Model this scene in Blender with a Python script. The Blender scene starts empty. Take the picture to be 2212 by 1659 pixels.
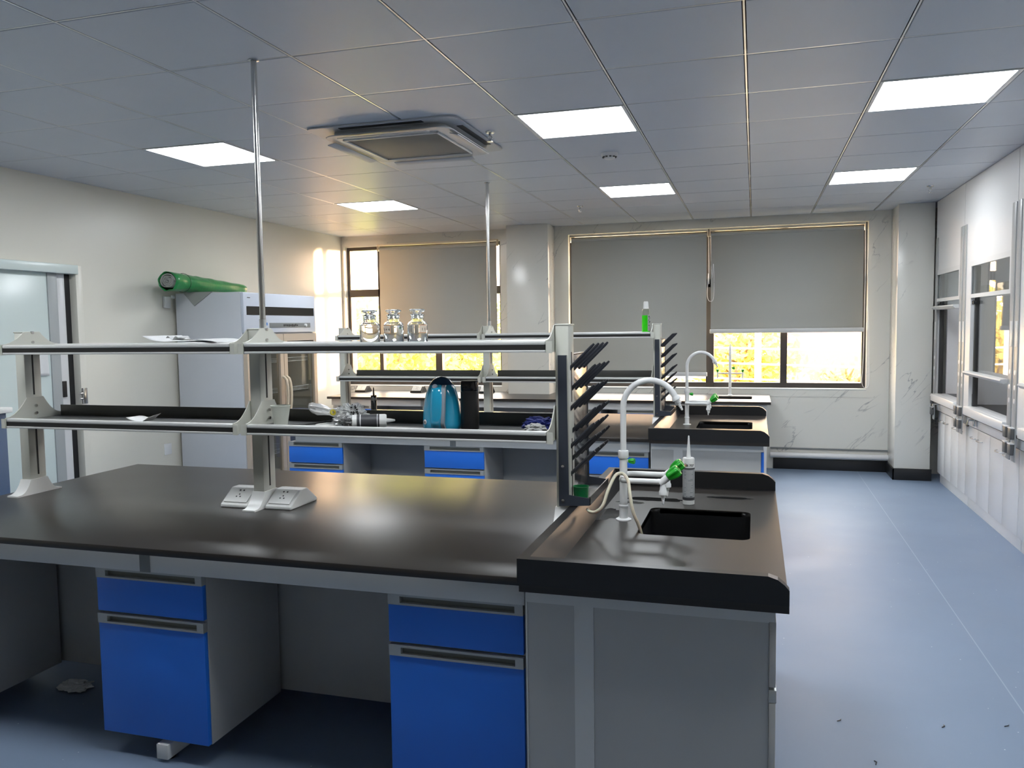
import bpy, bmesh, math, random
from mathutils import Vector, Matrix, noise
from mathutils.geometry import tessellate_polygon
random.seed(7)
PI = math.pi
SC = bpy.context.scene
COL = SC.collection

# ------------------------------------------------------------------ camera
HC = 1.56
yaw, pitch, roll = -0.2912, -0.0709, -0.0139
fw = Vector((math.sin(yaw)*math.cos(pitch), math.cos(yaw)*math.cos(pitch), math.sin(pitch)))
rt0 = Vector((math.cos(yaw), -math.sin(yaw), 0)); up0 = rt0.cross(fw)
rt = rt0*math.cos(roll) + up0*math.sin(roll); up = rt.cross(fw)
cd = bpy.data.cameras.new('camera'); cam = bpy.data.objects.new('camera', cd); COL.objects.link(cam)
cam.matrix_world = Matrix(((rt.x, up.x, -fw.x, 0), (rt.y, up.y, -fw.y, 0), (rt.z, up.z, -fw.z, HC), (0, 0, 0, 1)))
cd.sensor_width = 36; cd.lens = 1750.4/2212*36; cd.clip_start = .05; cd.clip_end = 300
SC.camera = cam

# ------------------------------------------------------------------ world, sun, exposure
w = bpy.data.worlds.new('world'); SC.world = w; w.use_nodes = True
nt = w.node_tree; bg = nt.nodes['Background']; bg.inputs[1].default_value = 5.5
# hazy evening sky: warm near the horizon, paler above
_tc = nt.nodes.new('ShaderNodeTexCoord'); _sx = nt.nodes.new('ShaderNodeSeparateXYZ'); _cr = nt.nodes.new('ShaderNodeValToRGB')
nt.links.new(_tc.outputs['Generated'], _sx.inputs[0]); nt.links.new(_sx.outputs['Z'], _cr.inputs[0]); nt.links.new(_cr.outputs[0], bg.inputs[0])
_cr.color_ramp.elements[0].position = .10; _cr.color_ramp.elements[0].color = (1.0, .68, .44, 1)
_cr.color_ramp.elements[1].position = .45; _cr.color_ramp.elements[1].color = (.95, .93, .88, 1)
sd = bpy.data.lights.new('sun', 'SUN'); sd.energy = 15; sd.angle = math.radians(6); sd.color = (1, .58, .30)
sun = bpy.data.objects.new('sun', sd); COL.objects.link(sun)
sun.rotation_euler = Vector((-.675, -.735, -.055)).to_track_quat('-Z', 'Y').to_euler()
VS = SC.view_settings
VS.view_transform = 'Standard'; VS.look = 'None'; VS.gamma = 1; VS.exposure = 1.6; VS.use_curve_mapping = False
LED_POWER = 9.0

# ------------------------------------------------------------------ materials
def mat(name, col, rough=.5, metal=0, spec=.5, noise_amt=0, nscale=8, bump=0, bscale=200, rvar=0, **kw):
    m = bpy.data.materials.new(name); m.use_nodes = True
    nt = m.node_tree; b = nt.nodes['Principled BSDF']
    b.inputs['Base Color'].default_value = (*col, 1); b.inputs['Roughness'].default_value = rough
    b.inputs['Metallic'].default_value = metal; b.inputs['Specular IOR Level'].default_value = spec
    for k, v in kw.items(): b.inputs[k.replace('_', ' ')].default_value = v
    tc = nt.nodes.new('ShaderNodeTexCoord')
    if noise_amt or rvar:
        n = nt.nodes.new('ShaderNodeTexNoise'); n.inputs['Scale'].default_value = nscale; n.inputs['Detail'].default_value = 5
        nt.links.new(tc.outputs['Object'], n.inputs['Vector'])
    if noise_amt:
        mx = nt.nodes.new('ShaderNodeMix'); mx.data_type = 'RGBA'
        mx.inputs['A'].default_value = (*[c*(1-noise_amt) for c in col], 1); mx.inputs['B'].default_value = (*[min(1, c*(1+noise_amt)) for c in col], 1)
        nt.links.new(n.outputs['Fac'], mx.inputs['Factor']); nt.links.new(mx.outputs['Result'], b.inputs['Base Color'])
    if rvar:
        mr = nt.nodes.new('ShaderNodeMapRange'); mr.inputs['From Min'].default_value = .3; mr.inputs['From Max'].default_value = .7
        mr.inputs['To Min'].default_value = max(.02, rough-rvar); mr.inputs['To Max'].default_value = rough+rvar
        nt.links.new(n.outputs['Fac'], mr.inputs['Value']); nt.links.new(mr.outputs['Result'], b.inputs['Roughness'])
    if bump:
        n2 = nt.nodes.new('ShaderNodeTexNoise'); n2.inputs['Scale'].default_value = bscale; n2.inputs['Detail'].default_value = 3
        nt.links.new(tc.outputs['Object'], n2.inputs['Vector'])
        bp = nt.nodes.new('ShaderNodeBump'); bp.inputs['Strength'].default_value = bump; bp.inputs['Distance'].default_value = .002
        nt.links.new(n2.outputs['Fac'], bp.inputs['Height']); nt.links.new(bp.outputs['Normal'], b.inputs['Normal'])
    return m

def thin_glass(name, tint=(1, 1, 1), rough=.0, ior=1.5):
    m = bpy.data.materials.new(name); m.use_nodes = True; nt = m.node_tree; nt.nodes.clear()
    o = nt.nodes.new('ShaderNodeOutputMaterial'); t = nt.nodes.new('ShaderNodeBsdfTransparent'); g = nt.nodes.new('ShaderNodeBsdfGlossy')
    f = nt.nodes.new('ShaderNodeFresnel'); x = nt.nodes.new('ShaderNodeMixShader')
    ge = nt.nodes.new('ShaderNodeNewGeometry'); mi = nt.nodes.new('ShaderNodeMapRange')   # same reflectance from both sides of the pane
    mi.inputs['To Min'].default_value = ior; mi.inputs['To Max'].default_value = 1/ior
    nt.links.new(ge.outputs['Backfacing'], mi.inputs['Value']); nt.links.new(mi.outputs['Result'], f.inputs['IOR'])
    t.inputs['Color'].default_value = (*tint, 1); g.inputs['Roughness'].default_value = rough
    nt.links.new(f.outputs[0], x.inputs[0]); nt.links.new(t.outputs[0], x.inputs[1]); nt.links.new(g.outputs[0], x.inputs[2]); nt.links.new(x.outputs[0], o.inputs[0])
    return m

def emis(name, col, s):
    m = bpy.data.materials.new(name); m.use_nodes = True; b = m.node_tree.nodes['Principled BSDF']
    b.inputs['Base Color'].default_value = (.8, .8, .8, 1)
    b.inputs['Emission Color'].default_value = (*col, 1); b.inputs['Emission Strength'].default_value = s
    return m

def marble(name):
    m = mat(name, (.69, .675, .62), .22, spec=.5); nt = m.node_tree; b = nt.nodes['Principled BSDF']
    tc = nt.nodes.new('ShaderNodeTexCoord'); mp = nt.nodes.new('ShaderNodeMapping')
    mp.inputs['Rotation'].default_value = (0, math.radians(46), 0)
    nt.links.new(tc.outputs['Object'], mp.inputs['Vector'])
    ms = nt.nodes.new('ShaderNodeMapping'); ms.inputs['Scale'].default_value = (.8, 3.2, 3.6)
    nt.links.new(mp.outputs[0], ms.inputs['Vector'])
    n = nt.nodes.new('ShaderNodeTexNoise'); n.inputs['Scale'].default_value = 1.15; n.inputs['Detail'].default_value = 6; n.inputs['Distortion'].default_value = .5
    nt.links.new(ms.outputs[0], n.inputs['Vector'])
    r = nt.nodes.new('ShaderNodeValToRGB'); e = r.color_ramp.elements
    e[0].position = .493; e[0].color = (0, 0, 0, 1); e[1].position = .507; e[1].color = (0, 0, 0, 1)
    k = e.new(.5); k.color = (1, 1, 1, 1)
    nt.links.new(n.outputs['Fac'], r.inputs['Fac'])
    n2 = nt.nodes.new('ShaderNodeTexNoise'); n2.inputs['Scale'].default_value = 2.3
    nt.links.new(tc.outputs['Object'], n2.inputs['Vector'])
    r2 = nt.nodes.new('ShaderNodeValToRGB'); r2.color_ramp.elements[0].position = .46; r2.color_ramp.elements[1].position = .62
    nt.links.new(n2.outputs['Fac'], r2.inputs['Fac'])
    mu = nt.nodes.new('ShaderNodeMath'); mu.operation = 'MULTIPLY'; nt.links.new(r.outputs[0], mu.inputs[0]); nt.links.new(r2.outputs[0], mu.inputs[1])
    mx = nt.nodes.new('ShaderNodeMix'); mx.data_type = 'RGBA'; mx.inputs['A'].default_value = (.69, .675, .62, 1); mx.inputs['B'].default_value = (.33, .33, .33, 1)
    nt.links.new(mu.outputs[0], mx.inputs['Factor']); nt.links.new(mx.outputs['Result'], b.inputs['Base Color'])
    return m

def floor_mat():
    m = mat('blue_vinyl', (.185, .245, .345), .3, spec=.5, noise_amt=.1, nscale=1.3); nt = m.node_tree; b = nt.nodes['Principled BSDF']
    base = b.inputs['Base Color'].links[0].from_socket
    tc = nt.nodes.new('ShaderNodeTexCoord')
    v = nt.nodes.new('ShaderNodeTexVoronoi'); v.inputs['Scale'].default_value = 13; nt.links.new(tc.outputs['Object'], v.inputs['Vector'])
    lt = nt.nodes.new('ShaderNodeMath'); lt.operation = 'LESS_THAN'; lt.inputs[1].default_value = .034; nt.links.new(v.outputs['Distance'], lt.inputs[0])
    sp = nt.nodes.new('ShaderNodeSeparateColor'); nt.links.new(v.outputs['Color'], sp.inputs[0])
    g = nt.nodes.new('ShaderNodeMath'); g.operation = 'GREATER_THAN'; g.inputs[1].default_value = .35; nt.links.new(sp.outputs[0], g.inputs[0])
    mu = nt.nodes.new('ShaderNodeMath'); mu.operation = 'MULTIPLY'; nt.links.new(lt.outputs[0], mu.inputs[0]); nt.links.new(g.outputs[0], mu.inputs[1])
    mx = nt.nodes.new('ShaderNodeMix'); mx.data_type = 'RGBA'; nt.links.new(mu.outputs[0], mx.inputs['Factor']); nt.links.new(base, mx.inputs['A'])
    mx.inputs['B'].default_value = (.6, .62, .66, 1)
    # weld seam
    sx = nt.nodes.new('ShaderNodeSeparateXYZ'); nt.links.new(tc.outputs['Object'], sx.inputs[0])
    a = nt.nodes.new('ShaderNodeMath'); a.operation = 'SUBTRACT'; a.inputs[1].default_value = 1.035; nt.links.new(sx.outputs[0], a.inputs[0])
    ab = nt.nodes.new('ShaderNodeMath'); ab.operation = 'ABSOLUTE'; nt.links.new(a.outputs[0], ab.inputs[0])
    l2 = nt.nodes.new('ShaderNodeMath'); l2.operation = 'LESS_THAN'; l2.inputs[1].default_value = .0028; nt.links.new(ab.outputs[0], l2.inputs[0])
    m3 = nt.nodes.new('ShaderNodeMath'); m3.operation = 'MULTIPLY'; m3.inputs[1].default_value = .45; nt.links.new(l2.outputs[0], m3.inputs[0])
    mx2 = nt.nodes.new('ShaderNodeMix'); mx2.data_type = 'RGBA'; nt.links.new(m3.outputs[0], mx2.inputs['Factor']); nt.links.new(mx.outputs['Result'], mx2.inputs['A'])
    mx2.inputs['B'].default_value = (.42, .46, .55, 1); nt.links.new(mx2.outputs['Result'], b.inputs['Base Color'])
    n = nt.nodes.new('ShaderNodeTexNoise'); n.inputs['Scale'].default_value = 1.6; n.inputs['Detail'].default_value = 6; nt.links.new(tc.outputs['Object'], n.inputs['Vector'])
    mr = nt.nodes.new('ShaderNodeMapRange'); mr.inputs['From Min'].default_value = .3; mr.inputs['From Max'].default_value = .7
    mr.inputs['To Min'].default_value = .44; mr.inputs['To Max'].default_value = .54
    nt.links.new(n.outputs['Fac'], mr.inputs['Value']); nt.links.new(mr.outputs['Result'], b.inputs['Roughness'])
    return m

M = dict(
    floor=floor_mat(), marble=marble('marble_panel'),
    wall=mat('painted_wall', (.72, .695, .615), .3, noise_amt=.02, nscale=2),
    tile=mat('ceiling_tile', (.57, .60, .655), .42, spec=.4, noise_amt=.03, nscale=3),
    alu=mat('aluminium', (.72, .72, .72), .28, 1), dark=mat('dark_gap', (.02, .02, .02), .8),
    frame_w=mat('white_metal', (.66, .66, .66), .3), black=mat('black_skirting', (.012, .012, .013), .4),
    bronze=mat('bronze_window_frame', (.045, .038, .034), .35), blind=mat('grey_blind', (.43, .43, .395), .8, bump=.15, bscale=500),
    cream=mat('cream_metal', (.72, .62, .47), .35), glass=thin_glass('window_glass'), hoodglass=thin_glass('hood_glass', (.93, .95, .95), ior=1.45),
    fridgeglass=thin_glass('fridge_glass', (.85, .86, .84), ior=1.6),
    epoxy=mat('black_epoxy', (.022, .018, .0155), .33, rvar=.012, nscale=1.5, spec=.5), epoxye=mat('black_epoxy_edge', (.012, .012, .013), .35),
    sinkblk=mat('black_basin', (.008, .008, .009), .35), grey=mat('grey_panel', (.45, .445, .43), .42), greyl=mat('light_grey_metal', (.60, .60, .585), .38),
    greyd=mat('grey_metal', (.20, .21, .21), .45), blue=mat('blue_laminate', (.022, .17, .72), .33, noise_amt=.05, nscale=3),
    handle=mat('satin_handle', (.42, .43, .42), .35, .3), recess=mat('handle_recess', (.16, .165, .15), .5),
    post=mat('cream_post', (.56, .56, .50), .35), slot=mat('slot_black', (.012, .011, .01), .6), tray=mat('tray_black', (.06, .06, .055), .4),
    shelf=mat('shelf_profile', (.60, .60, .59), .42, .1), steel=mat('stainless', (.62, .61, .59), .22, 1, rvar=.06, nscale=6), navy=mat('navy_metal', (.035, .042, .058), .4),
    peg=mat('black_peg', (.02, .022, .03), .38), green=mat('green_plastic', (.015, .36, .02), .3), dgreen=mat('dark_green_plastic', (.004, .16, .045), .4),
    white=mat('white_enamel', (.78, .78, .78), .25), plastic=mat('white_plastic', (.72, .72, .70), .35), hose=mat('beige_hose', (.62, .57, .44), .4, Subsurface_Weight=.1),
    fridge=mat('fridge_blue_white', (.58, .60, .64), .3, noise_amt=.03, nscale=4), fridgew=mat('fridge_front_white', (.58, .62, .70), .3), cabin=mat('fridge_inside', (.50, .47, .41), .5),
    rug=mat('green_foil', (.02, .22, .06), .28, noise_amt=.35, nscale=9, bump=.8, bscale=30), ruglin=mat('grey_foam', (.30, .31, .29), .7),
    paper=mat('paper', (.68, .68, .68), .7), cup=mat('paper_cup', (.66, .68, .60), .6),
    kettle=mat('teal_gloss', (.012, .27, .44), .12, Coat_Weight=.6), kettled=mat('dark_teal', (.006, .04, .10), .1), kettleg=mat('silver_grey', (.26, .30, .34), .25),
    gblack=mat('gloss_black', (.006, .006, .007), .15), mblack=mat('matt_black', (.008, .008, .008), .45),
    cloth=mat('navy_cloth', (.01, .02, .16), .8), clothg=mat('grey_cloth', (.33, .33, .32), .8), bag=mat('plastic_film', (.7, .7, .69), .25, noise_amt=.1, nscale=30),
    foil=mat('crumpled_foil', (.45, .45, .45), .3, .6, noise_amt=.6, nscale=60, bump=1, bscale=120), ink=mat('black_ink', (.02, .02, .02), .5), tag=mat('label_tan', (.55, .47, .38), .6),
    orange=mat('orange_ink', (.6, .25, .08), .6), greyink=mat('grey_label', (.34, .35, .36), .6), dgrey=mat('dark_grey_ink', (.05, .05, .055), .5),
    hood=mat('hood_white', (.70, .70, .70), .3, noise_amt=.02, nscale=2), hoodg=mat('hood_grey_strip', (.36, .365, .36), .35), hoodb=mat('hood_dark_rail', (.03, .03, .03), .4),
    hoodin=mat('hood_liner', (.80, .80, .82), .4), socketg=mat('socket_grey', (.10, .10, .10), .4), acg=mat('ac_grille', (.15, .145, .135), .6, bump=.3, bscale=350), acw=mat('ac_white', (.46, .475, .50), .4),
    doorp=mat('door_pale', (.60, .68, .66), .22), doorg=mat('door_grey', (.36, .38, .38), .35), liquid=mat('green_liquid', (.04, .75, .01), .15), clear=mat('clear_plastic', (.75, .8, .75), .15, Transmission_Weight=1, IOR=1.1),
    bottle=mat('bottle_glass', (.98, .99, .98), 0, Transmission_Weight=1, IOR=1.45), water=mat('bottle_water', (.97, .98, 1), 0, Transmission_Weight=1, IOR=1.33),
    hoodfill=emis('added_chamber_fill', (1, .98, .95), 1.2),  # glow added to lift the dark hood interiors
    led=emis('led_diffuser', (.92, .965, 1), LED_POWER), bark=mat('bark', (.18, .12, .08), .9), roofm=mat('brown_roof', (.10, .04, .03), .8), bwall=mat('building_wall', (.62, .60, .56), .8),
    bred=mat('red_panel', (.45, .06, .03), .6), ground=mat('ground', (.25, .26, .2), .9), wet=mat('water_film', (.012, .012, .012), .06),
)
def leafmat(name, c):
    m = bpy.data.materials.new(name); m.use_nodes = True; nt = m.node_tree; nt.nodes.clear()
    o = nt.nodes.new('ShaderNodeOutputMaterial'); d = nt.nodes.new('ShaderNodeBsdfDiffuse'); t = nt.nodes.new('ShaderNodeBsdfTranslucent'); x = nt.nodes.new('ShaderNodeMixShader')
    d.inputs[0].default_value = (*c, 1); t.inputs[0].default_value = (*c, 1); x.inputs[0].default_value = .5
    nt.links.new(d.outputs[0], x.inputs[1]); nt.links.new(t.outputs[0], x.inputs[2]); nt.links.new(x.outputs[0], o.inputs[0]); return m
M['leaf'] = leafmat('leaf_yellow_green', (.56, .60, .13)); M['leaf2'] = leafmat('leaf_autumn', (.58, .48, .14))

# ------------------------------------------------------------------ geometry collector
def catmull(pts, n=8):
    P = [Vector(p) for p in pts]; P = [P[0]*2-P[1]]+P+[P[-1]*2-P[-2]]; out = []
    for i in range(1, len(P)-2):
        for k in range(n):
            t = k/n; a, b, c, d = P[i-1:i+3]
            out.append(.5*((2*b)+(c-a)*t+(2*a-5*b+4*c-d)*t*t+(3*b-a-3*c+d)*t**3))
    out.append(P[-2]); return out

class G:
    def __init__(s): s.bm = bmesh.new(); s.mats = []
    def _mi(s, m):
        if m is None: return 0
        if m not in s.mats: s.mats.append(m)
        return s.mats.index(m)
    def _tag(s, faces, m):
        i = s._mi(m)
        for f in faces: f.material_index = i
    def box(s, x0, x1, y0, y1, z0, z1, b=0, m=None, rot=None, seg=2):
        c = Vector(((x0+x1)/2, (y0+y1)/2, (z0+z1)/2)); t = bmesh.new()
        bmesh.ops.create_cube(t, size=1); bmesh.ops.scale(t, vec=(abs(x1-x0), abs(y1-y0), abs(z1-z0)), verts=t.verts)
        if b: bmesh.ops.bevel(t, geom=list(t.edges), offset=b, segments=seg, affect='EDGES', profile=.5)
        if rot: bmesh.ops.rotate(t, verts=t.verts, matrix=Matrix.Rotation(rot[1], 3, rot[0]), cent=(0, 0, 0))
        bmesh.ops.translate(t, vec=c, verts=t.verts); s._merge(t, m); return s
    def _merge(s, t, m):
        i = s._mi(m); mp = [s.bm.verts.new(v.co) for v in t.verts]
        t.verts.index_update()
        for f in t.faces:
            try: g = s.bm.faces.new([mp[v.index] for v in f.verts]); g.material_index = i
            except ValueError: pass
        t.free()
    def cyl(s, a, b, r, r2=None, n=20, m=None, caps=True):
        a = Vector(a); b = Vector(b); r2 = r if r2 is None else r2; return s.tube([a, b], [r, r2], n, m, caps)
    def tube(s, pts, r, n=12, m=None, caps=True):
        P = [Vector(p) for p in pts]; i0 = s._mi(m); R = r if isinstance(r, (list, tuple)) else [r]*len(P)
        T = [(P[min(i+1, len(P)-1)]-P[max(i-1, 0)]).normalized() for i in range(len(P))]
        u = T[0].orthogonal().normalized(); rings = []
        for i, p in enumerate(P):
            u = (u-T[i]*u.dot(T[i])).normalized(); v = T[i].cross(u)
            rings.append([s.bm.verts.new(p+(u*math.cos(2*PI*k/n)+v*math.sin(2*PI*k/n))*R[i]) for k in range(n)])
        for i in range(len(P)-1):
            for k in range(n):
                f = s.bm.faces.new((rings[i][k], rings[i][(k+1) % n], rings[i+1][(k+1) % n], rings[i+1][k])); f.material_index = i0
        if caps:
            s.bm.faces.new(rings[0][::-1]).material_index = i0; s.bm.faces.new(rings[-1]).material_index = i0
        return s
    def lathe(s, c, prof, n=32, m=None, axis=None):
        c = Vector(c); ax = Vector(axis or (0, 0, 1)).normalized(); u = ax.orthogonal().normalized(); v = ax.cross(u); i0 = s._mi(m); rings = []
        for r, z in prof:
            if r < 1e-5: rings.append([s.bm.verts.new(c+ax*z)])
            else: rings.append([s.bm.verts.new(c+ax*z+(u*math.cos(2*PI*k/n)+v*math.sin(2*PI*k/n))*r) for k in range(n)])
        for a, b in zip(rings, rings[1:]):
            for k in range(n):
                q = [a[k % len(a)], a[(k+1) % len(a)], b[(k+1) % len(b)], b[k % len(b)]]
                q = [x for i, x in enumerate(q) if x not in q[:i]]
                if len(q) > 2: s.bm.faces.new(q).material_index = i0
        return s
    def plate(s, outer, holes, d0, d1, axis='z', m=None):
        """flat sheet with holes in the plane normal to axis, from d0 to d1"""
        loops = [outer]+holes; flat = [p for l in loops for p in l]
        tris = tessellate_polygon([[Vector((p[0], p[1], 0)) for p in l] for l in loops]); i0 = s._mi(m)
        def mk(p, d): return {'z': (p[0], p[1], d), 'y': (p[0], d, p[1]), 'x': (d, p[0], p[1])}[axis]
        A = [s.bm.verts.new(mk(p, d0)) for p in flat]; B = [s.bm.verts.new(mk(p, d1)) for p in flat]
        for t in tris:
            s.bm.faces.new([A[i] for i in t]).material_index = i0; s.bm.faces.new([B[i] for i in t[::-1]]).material_index = i0
        o = 0
        for l in loops:
            n = len(l)
            for k in range(n):
                s.bm.faces.new((A[o+k], A[o+(k+1) % n], B[o+(k+1) % n], B[o+k])).material_index = i0
            o += n
        return s
    def build(s, name, m=None, parent=None, smooth=35):
        bmesh.ops.recalc_face_normals(s.bm, faces=s.bm.faces)
        me = bpy.data.meshes.new(name); s.bm.to_mesh(me); s.bm.free()
        if m is not None: me.materials.append(m)
        for x in s.mats: me.materials.append(x)
        if smooth:
            for p in me.polygons: p.use_smooth = True
            me.set_sharp_from_angle(angle=math.radians(smooth))
        o = bpy.data.objects.new(name, me); COL.objects.link(o)
        if parent is not None:
            o.parent = parent
            off = Vector(parent['_o']) if '_o' in parent else Vector((0, 0, 0))
            me.transform(Matrix.Translation(-off)); o['_o'] = tuple(off)
        return o

def thing(name, label, cat, loc, group=None):
    o = bpy.data.objects.new(name, None); COL.objects.link(o); o.location = loc; o['_o'] = tuple(loc); o.empty_display_size = .05
    o['label'] = label; o['category'] = cat
    if group: o['group'] = group
    return o
def tag(o, label, cat, group=None, kind=None):
    o['label'] = label; o['category'] = cat
    if group: o['group'] = group
    if kind: o['kind'] = kind
    me = o.data; c = sum((Vector(v) for v in o.bound_box), Vector())/8; zb = min(v[2] for v in o.bound_box); c.z = zb
    me.transform(Matrix.Translation(-c)); o.location = c
    return o
def struct(o): o['kind'] = 'structure'; return o
def kids(o): return [x for x in COL.objects if x.parent == o]
def dup(root, d, label, group=None):
    def cp(o, p):
        c = o.copy(); COL.objects.link(c)
        if p is not None: c.parent = p
        for k in kids(o): cp(k, c)
        return c
    r = cp(root, None); r.location = Vector(root.location)+Vector(d); r['label'] = label
    if group: r['group'] = group
    return r
def rrect(x0, x1, y0, y1, r, n=6):
    out = []
    for cx, cy, a in ((x1-r, y1-r, 0), (x0+r, y1-r, 90), (x0+r, y0+r, 180), (x1-r, y0+r, 270)):
        for k in range(n+1):
            t = math.radians(a+90*k/n); out.append((cx+r*math.cos(t), cy+r*math.sin(t)))
    return out
def rect(x0, x1, y0, y1): return [(x0, y0), (x1, y0), (x1, y1), (x0, y1)]
def text_mesh(s, size, m):
    c = bpy.data.curves.new('t', 'FONT'); c.body = s; c.size = size; c.extrude = .0004; c.align_x = 'CENTER'
    o = bpy.data.objects.new('t', c); COL.objects.link(o); bpy.context.view_layer.update()
    me = bpy.data.meshes.new_from_object(o.evaluated_get(bpy.context.evaluated_depsgraph_get())); bpy.data.objects.remove(o)
    me.materials.clear(); me.materials.append(m); return me
def put_mesh(name, me, parent, fn):
    off = Vector(parent['_o'])
    for v in me.vertices: v.co = Vector(fn(v.co))-off
    o = bpy.data.objects.new(name, me); COL.objects.link(o); o.parent = parent; return o

# ================================================================== ROOM
XL, XR, YF, YB, ZC = -4.89, 2.45, 9.07, -2.6, 2.685
struct(G().box(XL-.3, XR+.1, YB-.1, YF+.35, -.12, 0).build('floor', M['floor'], smooth=0))
# ceiling: 600 mm metal tiles in an exposed grid
tx, ty = -.045, 3.033
LEDS = [(i, j) for i in (-6, -2, 1) for j in (-2, 2, 6)]
g = G()
i0, i1 = -9, 4; j0, j1 = -10, 9
for i in range(i0, i1+1):
    for j in range(j0, j1+2):
        if (i, j) in LEDS: continue
        x0, x1 = max(XL, tx+.6*i+.0075), min(XR, tx+.6*(i+1)-.0075); y0, y1 = max(YB, ty+.6*j+.0065), min(YF+.02, ty+.6*(j+1)-.0065)
        if x1-x0 > .02 and y1-y0 > .02: g.box(x0, x1, y0, y1, ZC+random.uniform(-.0006, .0006), ZC+.012, b=.0025, m=M['tile'], seg=1)
for i in range(i0, i1+2):
    x = tx+.6*i
    if XL < x < XR: g.box(x-.0036, x+.0036, YB, YF, ZC+.001, ZC+.02, m=M['alu'])
for j in range(j0, j1+2):
    y = ty+.6*j
    if YB < y < YF: g.box(XL, XR, y-.003, y+.003, ZC+.0015, ZC+.02, m=M['alu'])
g.box(XL-.1, XR+.1, YB-.1, YF+.35, ZC+.1, ZC+.2, m=M['dark'])
struct(g.build('ceiling', smooth=0))
# far wall with two window openings
W1 = (-4.86, -2.84, .85, 2.56); W2 = (-2.03, 1.11, .85, 2.585)
struct(G().plate(rect(XL-.2, XR+.1, 0, ZC+.2), [rect(*W1), rect(*W2)], YF, YF+.28, 'y').build('wall_far', M['marble'], smooth=0))
DO = (3.1, 4.925, 0, 2.06)
struct(G().plate([(YB, 0), (DO[0], 0), (DO[0], DO[3]), (DO[1], DO[3]), (DO[1], 0), (YF, 0), (YF, ZC+.2), (YB, ZC+.2)], [], XL-.12, XL, 'x').build('wall_left', M['wall'], smooth=0))
struct(G().box(XR, XR+.1, YB, YF, 0, ZC+.2).build('wall_right', M['wall'], smooth=0))
struct(G().box(XL-.1, XR+.1, YB-.1, YB, 0, ZC+.2).build('wall_back', M['wall'], smooth=0))
struct(G().box(XL-1.6, XL-1.5, 1.5, 6.5, 0, ZC+.2).box(XL-1.6, XL-.1, 1.4, 1.5, 0, ZC+.2).box(XL-1.6, XL-.1, 6.5, 6.6, 0, ZC+.2).box(XL-1.6, XL-.12, 1.4, 6.6, -.1, 0).box(XL-1.6, XL-.12, 1.4, 6.6, 2.4, 2.45).build('wall_corridor', M['wall'], smooth=0))
# columns
struct(G().box(-2.67, -2.19, 8.757, YF, 0, ZC, b=.004).build('trim_1', M['marble']))
struct(G().box(1.325, 1.645, 8.655, YF, 0, ZC, b=.004).build('trim_2', M['marble']))
# skirting
struct(G().box(.2, 1.325, YF-.014, YF, 0, .115, b=.002).box(1.311, 1.325, 8.641, YF-.014, 0, .115, b=.002).box(1.311, 1.659, 8.641, 8.655, 0, .115, b=.002).build('baseboard_far', M['black']))
# marble surround strips round the windows
for n, W in ((3, W1), (4, W2)):
    x0, x1, z0, z1 = W; g = G(); t = .007
    hole = rect(x0, x1, z0, z1)
    g.plate(rect(max(XL, x0-.085), min(x1+.085, 1.32), z0-.075, z1+.07), [hole], YF-t, YF, 'y')
    struct(g.build('trim_%d' % n, M['marble'], smooth=0))
    struct(G().box(x0, x1, YF-.012, YF+.10, z0-.001, z0+.014, b=.003).build('trim_%d' % (n+2), M['frame_w']))
# windows
def window(n, W, mull, trans, gaps=()):
    x0, x1, z0, z1 = W; yg = YF+.12; fwid = .055; g = G()
    g.plate(rect(x0, x1, z0+.012, z1), [rect(x0+fwid*.7, x1-fwid*.7, z0+.012+fwid, z1-fwid*.7)], yg-.035, yg+.035, 'y')
    for a, wd in mull: g.box(a-wd/2, a+wd/2, yg-.045, yg+.04, z0+.03, z1-.02, b=.003)
    g.box(x0+.02, x1-.02, yg-.045, yg+.04, trans-.045, trans+.045, b=.003)
    o = struct(g.build('window_%d' % n, M['bronze'], smooth=0)); o['_o'] = (0, 0, 0)
    G().box(x0+.03, x1-.03, yg-.003, yg+.003, z0+.05, z1-.03).build('window_pane', M['glass'], o, smooth=0)
    return o
window(1, W1, [(-4.42, .05), (-3.66, .085)], 1.995)
window(2, W2, [(-.47, .085), (.30, .07)], 2.0)
# door
d = struct(G().box(XL-.07, XL-.03, 3.0, 4.70, .01, 2.0, b=.003).build('door_1', M['doorp'])); d['_o'] = (0, 0, 0)
G().box(XL-.075, XL-.022, 4.70, 4.785, .01, 2.0, b=.004).build('door_stile', M['doorg'], d)
G().box(XL-.10, XL-.04, 4.795, 4.868, 0, 2.005, b=.003).build('door_jamb', M['frame_w'], d)
G().box(XL-.115, XL-.05, 4.868, 4.925, 0, 2.05).box(XL-.08, XL-.06, 4.785, 4.795, 0, 2.0).build('door_gasket', M['black'], d)
G().box(XL-.10, XL+.03, 3.0, 4.935, 1.995, 2.062, b=.004).build('door_header', M['doorp'], d)
G().box(XL-.11, XL+.012, 4.925, 4.985, 0, 2.062, b=.003).build('door_architrave', M['wall'], d)
G().box(XL-.045, XL-.03, 4.785, 4.835, 1.08, 1.20, b=.003).build('door_latch', M['mblack'], d)
g = G(); g.box(XL+.012, XL+.03, 4.925, 4.965, 1.02, 1.14, b=.003); g.cyl((XL+.02, 4.90, 1.10), (XL+.02, 4.95, 1.10), .008); g.cyl((XL+.02, 4.90, 1.06), (XL+.02, 4.95, 1.06), .008)
g.build('door_strike', M['steel'], d)

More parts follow.
